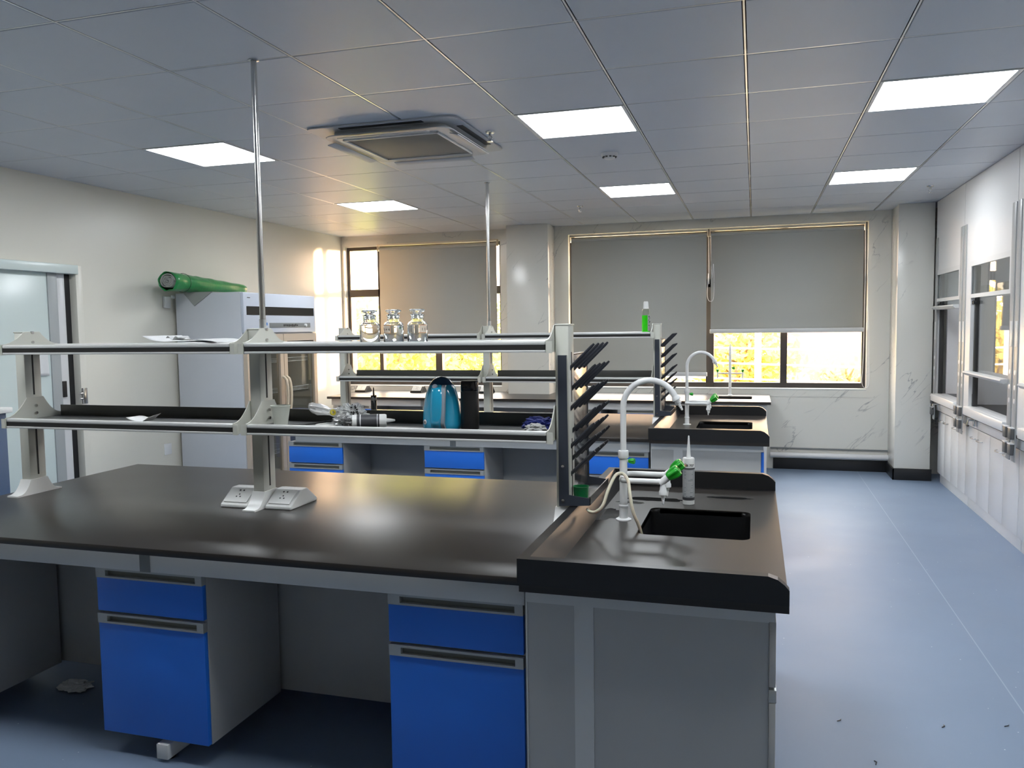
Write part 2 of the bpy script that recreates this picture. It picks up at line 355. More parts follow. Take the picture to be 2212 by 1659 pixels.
# ------------------------------------------------------------------ ceiling fittings
def led(i, j, label):
    x0, y0 = tx+.6*i, ty+.6*j; c = (x0+.3, y0+.3, ZC-.002)
    t = thing('led_panel', label, 'ceiling light', c, 'square flat ceiling light panels')
    g = G(); g.plate(rect(x0+.006, x0+.594, y0+.006, y0+.594), [rect(x0+.022, x0+.578, y0+.022, y0+.578)], ZC-.002, ZC+.012, 'z')
    g.box(x0+.01, x0+.59, y0+.01, y0+.59, ZC+.012, ZC+.02)
    g.build('panel_frame', M['frame_w'], t, smooth=0)
    G().box(x0+.022, x0+.578, y0+.022, y0+.578, ZC+.001, ZC+.01).build('diffuser', M['led'], t, smooth=0)
LN = {(-6, 2): 'glowing square ceiling light panel left of the air conditioner, nearest left one', (-6, 6): 'glowing square ceiling light panel near the far left corner, partly warm lit',
      (-2, 2): 'glowing square ceiling light panel just right of the air conditioner', (-2, 6): 'glowing square ceiling light panel above the middle of the wide window, beyond the smoke detector',
      (1, 2): 'glowing square ceiling light panel at upper right, largest in view', (1, 6): 'glowing square ceiling light panel near the far right column',
      (-6, -2): 'square ceiling light panel above the left end of the nearest bench', (-2, -2): 'square ceiling light panel above the middle of the nearest bench front', (1, -2): 'square ceiling light panel above the right aisle near the viewer'}
for k in LEDS: led(k[0], k[1], LN[k])
# ceiling cassette air conditioner
ax0, ax1, ay0, ay1 = -2.43, -1.53, 4.11, 5.01
t = thing('air_conditioner', 'square ceiling cassette air conditioner with grey grille and open louvres', 'air conditioner', ((ax0+ax1)/2, (ay0+ay1)/2, ZC-.06))
cx, cy = (ax0+ax1)/2, (ay0+ay1)/2
G().plate(rrect(ax0, ax1, ay0, ay1, .05), [rrect(cx-.34, cx+.34, cy-.34, cy+.34, .06)], ZC-.010, ZC-.002, 'z').build('panel', M['acw'], t)
G().plate(rrect(cx-.385, cx+.385, cy-.385, cy+.385, .09), [rrect(cx-.285, cx+.285, cy-.285, cy+.285, .02)], ZC-.042, ZC-.036, 'z').plate(rrect(cx-.345, cx+.345, cy-.345, cy+.345, .07), [rrect(cx-.29, cx+.29, cy-.29, cy+.29, .02)], ZC-.036, ZC-.005, 'z', M['mblack']).build('grille_surround', M['acw'], t)
g = G()
g.box(cx-.285, cx+.285, cy-.285, cy+.285, ZC-.045, ZC-.03, b=.004)
g.build('grille', M['acg'], t)
g = G()
for sx in (-1, 1): g.box(cx+sx*.287-.006, cx+sx*.287+.006, cy-.293, cy+.293, ZC-.052, ZC-.036, b=.003)
for sy in (-1, 1): g.box(cx-.293, cx+.293, cy+sy*.287-.006, cy+sy*.287+.006, ZC-.052, ZC-.036, b=.003)
g.build('grille_rim', M['frame_w'], t)
for k in range(4):
    g = G(); a = k*PI/2; ca, sa = math.cos(a), math.sin(a)
    g.box(.352, .405, -.27, .27, -.005, 0, b=.002, m=M['acw'])
    mtx = Matrix.Translation((cx, cy, ZC-.050)) @ Matrix.Rotation(a, 4, 'Z') @ Matrix.Translation((.36, 0, 0)) @ Matrix.Rotation(math.radians(12), 4, 'Y') @ Matrix.Translation((-.36, 0, 0))
    g.bm.transform(mtx); g.build('louvre', None, t)
    g = G(); g.box(.388, .425, -.25, .25, -.002, .001, m=M['mblack']); g.bm.transform(Matrix.Translation((cx, cy, ZC-.0105)) @ Matrix.Rotation(a, 4, 'Z')); g.build('air_slot', None, t)
t = thing('smoke_detector', 'small round white smoke detector on the ceiling between two light panels', 'smoke detector', (-.92, 5.37, ZC-.05))
G().lathe((-.92, 5.37, ZC), [(0, 0), (.055, 0), (.055, -.012), (.05, -.02), (0, -.02)]).build('base', M['frame_w'], t)
g = G(); g.lathe((-.92, 5.37, ZC), [(0, -.02), (.040, -.02), (.034, -.036), (.028, -.039), (0, -.039)], m=M['frame_w'])
for k in range(10):
    a = k*2*PI/10; g.box(-.92+.04*math.cos(a)-.007, -.92+.04*math.cos(a)+.007, 5.37+.04*math.sin(a)-.007, 5.37+.04*math.sin(a)+.007, ZC-.030, ZC-.024, m=M['mblack'])
g.build('sensor_cap', None, t)
def sprinkler(x, y, label):
    t = thing('sprinkler', label, 'sprinkler', (x, y, ZC-.06), 'ceiling sprinklers')
    G().lathe((x, y, ZC), [(0, 0), (.028, 0), (.024, -.008), (0, -.008)]).build('rose', M['steel'], t)
    g = G().cyl((x, y, ZC-.008), (x, y, ZC-.025), .009); 
    for s in (-1, 1): g.tube([(x, y, ZC-.022), (x+s*.014, y, ZC-.035), (x, y, ZC-.055)], .003, 6)
    g.build('head', M['steel'], t); G().lathe((x, y, ZC-.055), [(0, 0), (.018, 0), (.018, -.002), (0, -.002)]).build('deflector', M['steel'], t)
sprinkler(-1.475, 4.55, 'small metal sprinkler at the right edge of the air conditioner')
sprinkler(-1.587, 7.61, 'small sprinkler on the ceiling before the wide window')
sprinkler(1.40, 7.6, 'small sprinkler on the ceiling near the right wall and far column')

# ------------------------------------------------------------------ blinds
def blind(x0, x1, zb, label, chain=None, tube=True, yb=9.02):
    t = thing('roller_blind', label, 'blind', ((x0+x1)/2, yb, zb), 'grey roller blinds')
    zt = 2.53
    g = G(); n = 24; sag = [yb+.004*math.sin(i*.9) for i in range(n+1)]
    A = []
    for i in range(n+1):
        z = zt-(zt-zb-.02)*i/n; A.append([g.bm.verts.new((x, sag[i]+o, z)) for x, o in ((x0, 0), ((x0+x1)/2, .003), (x1, 0))])
    for a, b in zip(A, A[1:]):
        for k in range(2): g.bm.faces.new((a[k], a[k+1], b[k+1], b[k]))
    f = g.build('fabric', M['blind'], t); md = f.modifiers.new('s', 'SOLIDIFY'); md.thickness = .0015
    G().cyl((x0, yb+.012, 2.515), (x1, yb+.012, 2.515), .02).build('roller', M['blind'], t)
    G().box(x0-.01, x1+.01, yb-.012, yb+.012, zb, zb+.045, b=.006).build('bottom_bar', M['shelf'], t)
    G().box(x0-.015, x1+.015, yb-.03, yb+.035, 2.548, 2.572, b=.008).build('head_rail', M['cream'], t)
    for x in (x0-.012, x1+.012): G().box(x-.004, x+.004, yb-.028, yb+.033, 2.49, 2.56, b=.002).build('end_bracket', M['cream'], t)
    if chain:
        cx, zc = chain
        g = G(); pts = [(cx, yb+.01, 2.5), (cx+.004, yb, 2.0), (cx-.002, yb, zc+.3), (cx-.012, yb-.005, zc+.06), (cx+.02, yb-.01, zc), (cx+.055, yb-.005, zc+.06), (cx+.05, yb, zc+.4), (cx+.03, yb, 2.0), (cx+.022, yb+.01, 2.5)]
        g.tube(catmull(pts, 8), .0028, 6); g.build('chain', M['white'], t)
blind(-4.36, -2.87, 1.25, 'grey roller blind over the narrow left window behind the shelf')
blind(-1.985, -.50, .99, 'grey roller blind lowered nearly to the sill, left half of wide window', chain=(-.478, 1.8))
blind(-.455, 1.06, 1.455, 'grey roller blind half raised over the right half of wide window', chain=(1.075, .88))
# pipes along the wall foot
o = G().cyl((.17, YF-.04, .155), (1.325, YF-.04, .155), .03).build('drain_pipe', M['frame_w']); tag(o, 'white pipe running low along the wall under the wide window', 'pipe')
o = G().cyl((.17, YF-.012, .225), (1.325, YF-.012, .225), .008).build('cable_conduit', M['greyd']); tag(o, 'thin grey conduit line above the white wall pipe', 'conduit')

# ================================================================== BENCHES
TOP = .80; TH = .026
def cabinet(x0, y0, label, group, d=.46, w_=.46, flip=1):
    t = thing('drawer_cabinet', label, 'cabinet', (x0+w_/2, y0+d/2, .08), group)
    x1 = x0+w_; y1 = y0+d
    g = G().box(x0+.002, x1-.002, y0+.02, y1, .08, .698, b=.002); g.build('body', M['grey'], t)
    for nm, zb, zh in (('drawer', .54, .665), ('door', .083, .495)):
        f = G().box(x0, x1-.003, y0, y0+.019, zb, zh, b=.0015).build(nm, M['blue'], t)
        hz0, hz1 = zh+.0005, zh+.036
        g = G(); g.plate(rect(x0, x1-.003, hz0, hz1), [rect(x0+.042, x1-.03, hz0+.007, hz1-.007)], y0-.004, y0+.019, 'y', M['handle'])
        g.box(x0+.04, x1-.028, y0+.012, y0+.018, hz0+.004, hz1-.004, m=M['recess'])
        h = g.build('handle', None, f, smooth=0); h['label'] = 'satin grey recessed pull'
    return t
def shelf_bay(t, xa, xb, zt, yc, kind):
    """one shelf between two posts; zt is the top of its front profile"""
    yf, yb_ = yc-.165, yc+.145
    g = G()
    g.box(xa, xb, yf, yf+.03, zt-.016, zt, b=.005, m=M['shelf']); g.box(xa, xb, yf+.002, yf+.03, zt-.034, zt-.014, m=M['slot']); g.box(xa, xb, yf, yf+.03, zt-.043, zt-.034, b=.002, m=M['shelf'])
    if kind == 'lo':
        g.box(xa, xb, yf+.028, yb_, zt-.022, zt-.016, m=M['tray']); g.box(xa, xb, yb_-.006, yb_, zt-.02, zt+.035, b=.002, m=M['tray'])
    else:
        g.box(xa, xb, yf+.028, yb_-.03, zt-.022, zt-.014, m=M['shelf'])
        g.box(xa, xb, yb_-.03, yb_, zt-.022, zt, b=.007, m=M['shelf']); g.box(xa, xb, yb_-.03, yb_, zt-.043, zt-.034, b=.002, m=M['shelf']); g.box(xa, xb, yb_-.03, yb_-.003, zt-.034, zt-.02, m=M['slot'])
    g.build('upper_shelf' if kind == 'hi' else 'lower_tray', None, t)
    return
def bracket(t, x, zt, yc, side, rise):
    yf, yb_ = yc-.165, yc+.145; n = 8; g = G(); pts = [(yf, zt-.045), (yb_, zt-.045), (yb_, zt+.002)]
    for k in range(n+1):
        u = k/n; pts.append((yb_+(yc+.046-yb_)*u**.75, zt+.002+(rise-.002)*u**1.5))
    for k in range(n+1):
        u = 1-k/n; pts.append((yf+(yc-.046-yf)*u**.75, zt+.002+(rise-.002)*u**1.5))
    g.plate(pts, [], x, x+side*.004, 'x', M['post'])
    g.box(min(x, x-side*.02), max(x, x-side*.02), yf-.002, yf+.002, zt-.045, zt-.002, m=M['post'])
    for dz in (.03, .075 if rise < .085 else .065): g.cyl((x, yc-.0, zt+dz-.02), (x+side*.011, yc, zt+dz-.02), .0065, n=10, m=M['steel'])
    g.build('bracket', None, t)
def reagent_shelf(dy, label):
    yc = 3.015+dy; posts = (-3.292, -2.027, -.693)
    t = thing('reagent_shelf', label, 'shelf', (-2.027, yc, TOP), 'two tier shelf racks standing on the island benches')
    for k, x in enumerate(posts):
        o = G().box(x-.026, x+.026, yc-.045, yc+.045, TOP+.01, 1.563, b=.004).build('post', M['post'], t)
        G().box(x+.0255, x+.0275, yc-.004, yc+.004, TOP+.09, 1.13).box(x+.0255, x+.0275, yc-.004, yc+.004, 1.27, 1.46).build('slot', M['slot'], o)
        g = G(); pts = [(yc-.125, TOP), (yc+.125, TOP), (yc+.125, TOP+.006)]
        for q in range(9): u = q/8; pts.append((yc+.125-.077*u**.6, TOP+.006+.065*u**1.7))
        for q in range(9): u = 1-q/8; pts.append((yc-.125+.077*u**.6, TOP+.006+.065*u**1.7))
        g.plate(pts, [], x-.031, x+.031, 'x'); g.build('foot', M['plastic'], t)
        G().box(x-.029, x+.029, yc-.047, yc+.047, 1.561, 1.567, b=.002).build('post_cap', M['post'], t)
    for xa, xb in ((posts[0]+.034, posts[1]-.034), (posts[1]+.034, posts[2]-.034)):
        shelf_bay(t, xa, xb, 1.507, yc, 'hi'); shelf_bay(t, xa, xb, 1.174, yc, 'lo')
    for x, s in ((posts[0], 1), (posts[1], -1), (posts[1], 1), (posts[2], -1)):
        bracket(t, x+s*.028, 1.507, yc, s, .056); bracket(t, x+s*.028, 1.174, yc, s, .085)
    return t
def socket_box(x0, x1, y0, label, group, under=False, w=.215):
    """tent shaped desk socket housing"""
    y1 = y0+w; t = thing('socket_box', label, 'socket', ((x0+x1)/2, (y0+y1)/2, TOP), group)
    zt = .872; prof = [(y0, TOP), (y1, TOP), (y1, TOP+.014), (y0+w*.63, zt), (y0+w*.40, zt), (y0, TOP+.014)]
    o = G().plate(prof, [], x0, x1, 'x').build('housing', M['plastic'] if not under else M['mblack'], t, smooth=0)
    md = o.modifiers.new('b', 'BEVEL'); md.width = .004; md.segments = 2
    a = math.atan2(zt-TOP-.014, w*.40); ca, sa = math.cos(a), math.sin(a)
    def P(u, v, h, sgn=1):
        yy = (v*ca)-h*sa; zz = TOP+.014+v*sa+h*ca
        return (u, y0+yy if sgn > 0 else y1-yy, zz)
    L = (w*.40)/ca
    for sgn in (1, -1):
        g = G(); vs = [P(x0+.012, .012, .002, sgn), P(x1-.012, .012, .002, sgn), P(x1-.012, L-.008, .002, sgn), P(x0+.012, L-.008, .002, sgn)]
        vt = [P(x0+.012, .012, .005, sgn), P(x1-.012, .012, .005, sgn), P(x1-.012, L-.008, .005, sgn), P(x0+.012, L-.008, .005, sgn)]
        A = [g.bm.verts.new(v) for v in vs]; B = [g.bm.verts.new(v) for v in vt]
        g.bm.faces.new(A[::-1]); g.bm.faces.new(B)
        for k in range(4): g.bm.faces.new((A[k], A[(k+1) % 4], B[(k+1) % 4], B[k]))
        q = g.build('face_plate', M['plastic'], t, smooth=0)
        if sgn > 0:
            xc = (x0+x1)/2; g = G()
            for du, dv, s in ((-.009, L*.78, .0032), (.009, L*.78, .0032), (0, L*.55, .0026), (-.009, L*.42, .0026), (.009, L*.42, .0026)):
                c = Vector(P(xc+du, dv, .0052, sgn)); g.box(c.x-s, c.x+s, c.y-s, c.y+s, c.z-.001, c.z+.001, rot=('X', a))
            g.build('socket_hole', M['mblack'], q, smooth=0)
    return t

GC = 'blue and grey drawer cabinets under the benches'
GS = 'white socket boxes on the benches'
def bench(dy, num):
    near = num == 0; nm = 'nearest' if near else 'middle'
    o = G().box(-3.40, -.668, 2.31+dy, 3.81+dy, TOP-TH, TOP, b=.004).build('worktop', M['epoxy'])
    tag(o, 'long black worktop of the %s island bench' % nm, 'worktop')
    t = thing('bench_frame', 'light grey steel frame carrying the black worktop of the %s island bench' % nm, 'bench frame', (-2.03, 3.06+dy, 0))
    for y in (2.345+dy, 3.745+dy): G().box(-3.37, -.672, y, y+.03, .702, TOP-TH-.0005, b=.003).build('apron', M['greyl'], t)
    for x in (-3.37, -.70): G().box(x, x+.03, 2.375+dy, 3.745+dy, .702, TOP-TH-.0005, b=.003).build('side_rail', M['greyl'], t)
    for x in (-2.08,): 
        G().box(x-.022, x+.022, 2.341+dy, 2.3445+dy, .703, TOP-TH-.001, b=.001).build('joint_cover', M['greyd'], t)
    for x in (-3.34, -2.045, -.72):
        xx = x
        G().box(xx-.025, xx+.025, 2.345+dy, 3.775+dy, .012, .068, b=.004).build('foot', M['greyl'], t)
        for y in (2.94+dy, 3.16+dy): G().box(xx-.025, xx+.025, y-.02, y+.02, .068, .70, b=.003).build('leg', M['greyl'], t)
        for y in (2.39+dy, 3.73+dy): G().cyl((xx, y, 0), (xx, y, .012), .018).build('levelling_foot', M['mblack'], t)
    for y in (2.84+dy, 3.26+dy):
        G().box(-3.37, -.68, y, y+.016, .078, .70, b=.001).build('modesty_panel', M['grey'], t)
    for k, (x0, l) in enumerate(((-3.435, 'left end'), (-2.308, 'middle'), (-1.137, 'right end, beside the sink unit'))):
        cabinet(x0, 2.355+dy, 'blue fronted drawer cabinet, %s of the %s bench' % (l, nm), GC)
    # sink unit
    t = thing('sink_cabinet', 'grey sink cabinet with two framed end panels at the right end of the %s bench' % nm, 'cabinet', (-.30, 3.05+dy, 0))
    y0, y1 = 2.305+dy, 3.76+dy
    G().plate(rect(-.657, .045, .03, .782), [rect(-.652, -.507, .05, .731), rect(-.449, .0445, .05, .731)], y0-.004, y0+.012, 'y').build('end_frame', M['greyl'], t, smooth=0)
    for a, b in ((-.652, -.507), (-.449, .0445)): G().box(a+.0005, b-.0005, y0-.001, y0+.008, .051, .73).build('end_panel', M['grey'], t, smooth=0)
    G().box(-.657, -.625, y0+.013, y1, .03, .755).box(-.657, .04, y1-.01, y1, .03, .755).box(-.657, .04, y0+.013, y1, .03, .05).build('carcass', M['grey'], t, smooth=0)
    G().plate(rect(-.657, .060, y0-.002, y1), [rect(-.60, .02, y0+.05, y1-.05)], .733, TOP-.0235, 'z').build('top_rail', M['greyl'], t)
    for q in range(3):
        ya = y0+.012+q*(y1-y0-.02)/3; yb = ya+(y1-y0-.02)/3-.004
        for nmq, za, zb in (('door', .055, .495), ('drawer', .54, .728)):
            f = G().box(.0455, .0635, ya, yb, za, zb, b=.0015).build(nmq, M['blue'] if not near else M['grey'], t)
            g = G().box(.0455, .0655, ya, yb, .4955, .532, b=.001, m=M['handle']) if nmq == 'door' else None
            if g: g.build('handle', None, f)
    g = G().box(-.62, .02, y0+.02, y1-.02, 0, .03)
    g.build('plinth', M['black'], t)
    # sink top
    t = thing('laboratory_sink', 'black sink counter with raised rims at the right end of the %s bench' % nm, 'sink', (-.29, 3.05+dy, TOP-.02))
    hx0, hx1, hy0, hy1 = -.405, -.01, 2.90+dy, 3.345+dy; hole = rrect(hx0, hx1, hy0, hy1, .035); xe = .095
    ya, yb = 2.25+dy, 3.83+dy
    G().plate(rect(-.662, xe, ya, yb), [hole], TOP-.022, TOP+.003, 'z').build('counter', M['epoxy'], t, smooth=20)
    zl = .878
    def rim(y0_, y1_):
        pts = [(-.667, TOP-.0), (xe, TOP-.0), (xe, zl-.036), (xe-.012, zl-.022), (xe-.03, zl-.008), (xe-.055, zl), (-.667, zl)]
        return G().plate(pts, [], y0_, y1_, 'y')
    rim(ya-.003, ya+.030).build('front_rim', M['epoxye'], t, smooth=0); rim(yb-.03, yb+.003).build('back_rim', M['epoxye'], t, smooth=0)
    g = G(); pr = [(-.667, TOP), (-.667, zl), (-.635, zl), (-.59, TOP+.004), (-.59, TOP)]
    g.plate(pr, [], ya+.03, yb-.03, 'y'); g.build('left_rim', M['epoxye'], t, smooth=0)
    # basin
    g = G(); zs = [TOP-.001, TOP-.02, TOP-.24, TOP-.262]; ins = [0, 0, .012, .035]; loops = []
    for z, i in zip(zs, ins): loops.append([g.bm.verts.new((p[0], p[1], z)) for p in rrect(hx0+i, hx1-i, hy0+i, hy1-i, .035)])
    for a, b in zip(loops, loops[1:]):
        n = len(a)
        for k in range(n): g.bm.faces.new((a[k], a[(k+1) % n], b[(k+1) % n], b[k]))
    g.bm.faces.new(loops[-1]); o = g.build('basin', M['sinkblk'], t); md = o.modifiers.new('s', 'SOLIDIFY'); md.thickness = .006; md.offset = 1
    G().lathe(((hx0+hx1)/2, (hy0+hy1)/2, TOP-.262), [(0, .004), (.03, .004), (.038, .001)]).build('drain', M['steel'], t)
    reagent_shelf(dy, 'two tier shelf rack with cream posts on the %s bench' % nm)
    if near:
        L = ['white socket box at the left foot of the middle shelf post, nearest bench', 'white socket box at the right foot of the middle shelf post, nearest bench']
    else:
        L = ['white socket box left of the middle shelf post on the middle bench', 'white socket box right of the middle shelf post on the middle bench']
    socket_box(-2.205, -2.068, 2.955+dy-.01*near, L[0], GS); socket_box(-1.99, -1.865, 2.955+dy, L[1], GS)
    # support pole
    g = G().cyl((-2.012, 3.02+dy, 1.567), (-2.012, 3.02+dy, ZC), .0125, n=16)
    t = thing('support_pole', 'thin metal pole from the %s shelf rack up to the ceiling' % nm, 'pole', (-2.012, 3.02+dy, 1.567), 'poles from the shelf racks to the ceiling')
    g.build('tube', M['steel'], t)
    G().cyl((-2.012, 3.02+dy, 1.5675), (-2.012, 3.02+dy, 1.605), .0155, n=16).build('collar', M['alu'], t)
    G().lathe((-2.012, 3.02+dy, ZC-.0005), [(.013, 0), (.022, 0), (.022, -.003), (.013, -.005)]).build('ceiling_ring', M['steel'], t)
bench(0, 0)
bench(3.09, 1)

# ------------------------------------------------------------------ drying racks
def drying_rack(dy, label):
    t = thing('drying_rack', label, 'drying rack', (-.66, 3.15+dy, .885), 'peg drying racks at the shelf ends')
    xa = -.674; y0, y1 = 2.955+dy, 3.355+dy
    G().box(xa-.004, xa, y0+.004, y1-.004, .90, 1.45, b=.001).build('board', M['steel'], t)
    for y in (y0, y1-.004):
        g = G().plate([(xa-.032, .878), (-.588, .885), (-.588, .912), (xa+.006, .922), (xa+.001, 1.45), (xa-.032, 1.45)], [], y, y+.004, 'x' if 0 else 'y')
        g.build('side_plate', M['navy'], t, smooth=0)
    G().box(xa-.03, xa+.0, y0+.004, y1-.004, 1.446, 1.450).build('top_lip', M['steel'], t)
    g = G().box(xa, -.586, y0+.004, y1-.004, .886, .890).box(-.590, -.586, y0+.004, y1-.004, .886, .918).box(xa, -.586, y0+.004, y0+.008, .886, .914)
    g.build('drip_tray', M['steel'], t, smooth=0)
    for s, z in ((0, .9), (0, 1.03)): G().lathe((xa-.016, y0-.0005, z), [(0, .004), (.006, .003), (.007, 0)], 12, axis=(0, -1, 0)).build('screw', M['steel'], t)
    base = None
    for r in range(7):
        z = 1.395-(0, .079, .155, .243, .299, .349, .405)[r]
        for c in range(4):
            y = y0+.045+c*.1+(.03 if r % 2 else 0)
            if y > y1-.015: continue
            d = Vector((.098, .0, .096)) 
            if base is None:
                g = G(); o0 = Vector((xa, y, z)); dn = d.normalized()
                g.tube([o0, o0+d*.12, o0+d*.9, o0+d*1.0], [.0085, .0068, .0058, .004], 10)
                g.lathe(o0, [(0, 0), (.011, 0), (.009, .004), (0, .005)], 12, axis=(1, 0, 0))
                base = g.build('peg', M['peg'], t); p0 = Vector((xa, y, z))
            else:
                b = base.copy(); COL.objects.link(b); b.location = Vector((xa, y, z))-p0; b.parent = t
    return t
drying_rack(0, 'steel drying rack with black pegs beside the near sink, green cup in its tray')
drying_rack(3.09, 'steel drying rack with black pegs on the far side, beside the middle bench sink')
g = G().lathe((-.632, 3.01, .8905), [(0, 0), (.026, 0), (.03, .055), (.0315, .057), (.029, .057), (.0245, .003), (0, .003)]); tag(g.build('green_cup', M['dgreen']), 'small dark green plastic cup standing in the near drying rack tray', 'cup')

# ------------------------------------------------------------------ laboratory taps
def knob(t, c, d, s=1, name='green_knob'):
    d = Vector(d).normalized(); g = G(); u = d.orthogonal().normalized(); v = d.cross(u); n = 36; rings = []
    prof = [(0, 0, 0), (.010, 0, 0), (.0145, .003, .0), (.0175, .012, .10), (.0205, .030, .16), (.0205, .042, .16), (.0175, .048, .10), (.012, .0485, 0), (.011, .046, 0), (0, .046, 0)]
    for r, z, lob in prof:
        if r == 0: rings.append([g.bm.verts.new(Vector(c)+d*z*s)]); continue
        rings.append([g.bm.verts.new(Vector(c)+d*z*s+(u*math.cos(2*PI*k/n)+v*math.sin(2*PI*k/n))*r*s*(1+lob*math.cos(6*2*PI*k/n))) for k in range(n)])
    for a, b in zip(rings, rings[1:]):
        for k in range(n):
            q = [a[k % len(a)], a[(k+1) % len(a)], b[(k+1) % len(b)], b[k % len(b)]]; q = [x for i, x in enumerate(q) if x not in q[:i]]
            if len(q) > 2: g.bm.faces.new(q)
    return g.build(name, M['green'], t, smooth=50)
def nozzle(g, c, s=1, d=(0, 0, -1)):
    pr = [(.0, 0), (.0115, 0), (.0105, .012)]; z = .012
    for k in range(5): pr += [(.0085-.0009*k, z), (.0062-.0007*k, z+.005)]; z += .0065
    pr += [(0, z)]
    g.lathe(c, [(r*s, z*s) for r, z in pr], 16, axis=d)
def tap(dy, label):
    x, y = -.484, 3.105+dy; t = thing('laboratory_tap', label, 'tap', (x, y, TOP+.003), 'white gooseneck laboratory taps')
    z0 = TOP+.003
    G().lathe((x, y, z0), [(0, 0), (.03, 0), (.03, .004), (.024, .007), (.017, .008), (.017, .05), (.0185, .052), (.0185, .058), (.0155, .06), (0, .06)]).build('base', M['white'], t)
    G().cyl((x, y, z0+.055), (x, y, 1.075), .0152, n=24).build('column', M['white'], t)
    G().lathe((x, y, 1.045), [(0, 0), (.019, 0), (.0205, .003), (.0205, .026), (.019, .03), (0, .03)]).build('swivel_collar', M['white'], t)
    R = .103; xc = x+R; zc = 1.245; pts = [(x, y, 1.07), (x, y, 1.15)]
    pts += [(xc-R*math.cos(a), y, zc+R*math.sin(a)) for a in [PI*k/16 for k in range(0, 15)]]
    G().tube(pts, .0118, 16).build('gooseneck', M['white'], t)
    e = Vector(pts[-1]); dd = (Vector(pts[-1])-Vector(pts[-2])).normalized()
    g = G().lathe(e, [(0, -.004), (.013, -.004), (.0165, .004), (.0165, .012), (0, .014)], 20, axis=dd); g.box(e.x-.002, e.x+.022, y-.006, y+.006, e.z-.026, e.z-.014, b=.003, rot=('Y', -.4))
    nozzle(g, e+dd*.012, 1, dd); g.build('outlet', M['white'], t)
    G().cyl((x+.012, y, 1.035), (x+.024, y, 1.035), .006).build('side_stem', M['white'], t); knob(t, (x+.02, y, 1.035), (1, -.25, 0), .52)
    z = .972
    for s in (-1, 1):
        ye = y+s*.075; pts = [(x, y, z), (x-.004*s*0, y+s*.03, z), (x+.004, y+s*.06, z), (x+.03, ye, z), (x+.09, ye, z), (x+.145, ye, z)]
        arm = G().tube(catmull(pts, 6), .0105, 14).build('arm', M['white'], t)
        v = Vector((x+.158, ye, z))
        g = G().tube([v+Vector((-.018, 0, 0)), v], .0115, 14); g.tube([v+Vector((-.008, 0, -.006)), v+Vector((.024, 0, .022))], .0135, 14); g.lathe(v+Vector((.002, 0, -.008)), [(0, 0), (.0105, 0), (.0125, .022), (.0155, .028), (.0155, .04), (.009, .042), (0, .042)], 18, axis=(0, 0, -1)); nozzle(g, v+Vector((.002, 0, -.049)), .85)
        g.build('valve', M['white'], t); knob(t, v+Vector((.018, 0, .018)), (1, 0, .75), 1.08)
    return t
tap(0, 'large white gooseneck tap with green knobs and hose at the nearest sink')
tap(3.09, 'white gooseneck tap with green knob at the middle bench sink')
# hose hung over the near tap arm
pts = [(-.60, 2.97, .868), (-.585, 2.955, .862), (-.56, 2.94, .868), (-.535, 2.94, .893), (-.52, 2.965, .945), (-.500, 3.01, .993), (-.476, 3.035, .9965), (-.452, 3.01, .975), (-.438, 2.965, .93), (-.424, 2.95, .87), (-.405, 2.965, .815), (-.392, 2.985, .75), (-.385, 3.0, .70), (-.38, 3.02, .62)]
tag(G().tube(catmull(pts, 8), .0062, 12).build('rubber_hose', M['hose']), 'beige rubber hose draped over the tap arm into the nearest sink', 'hose')
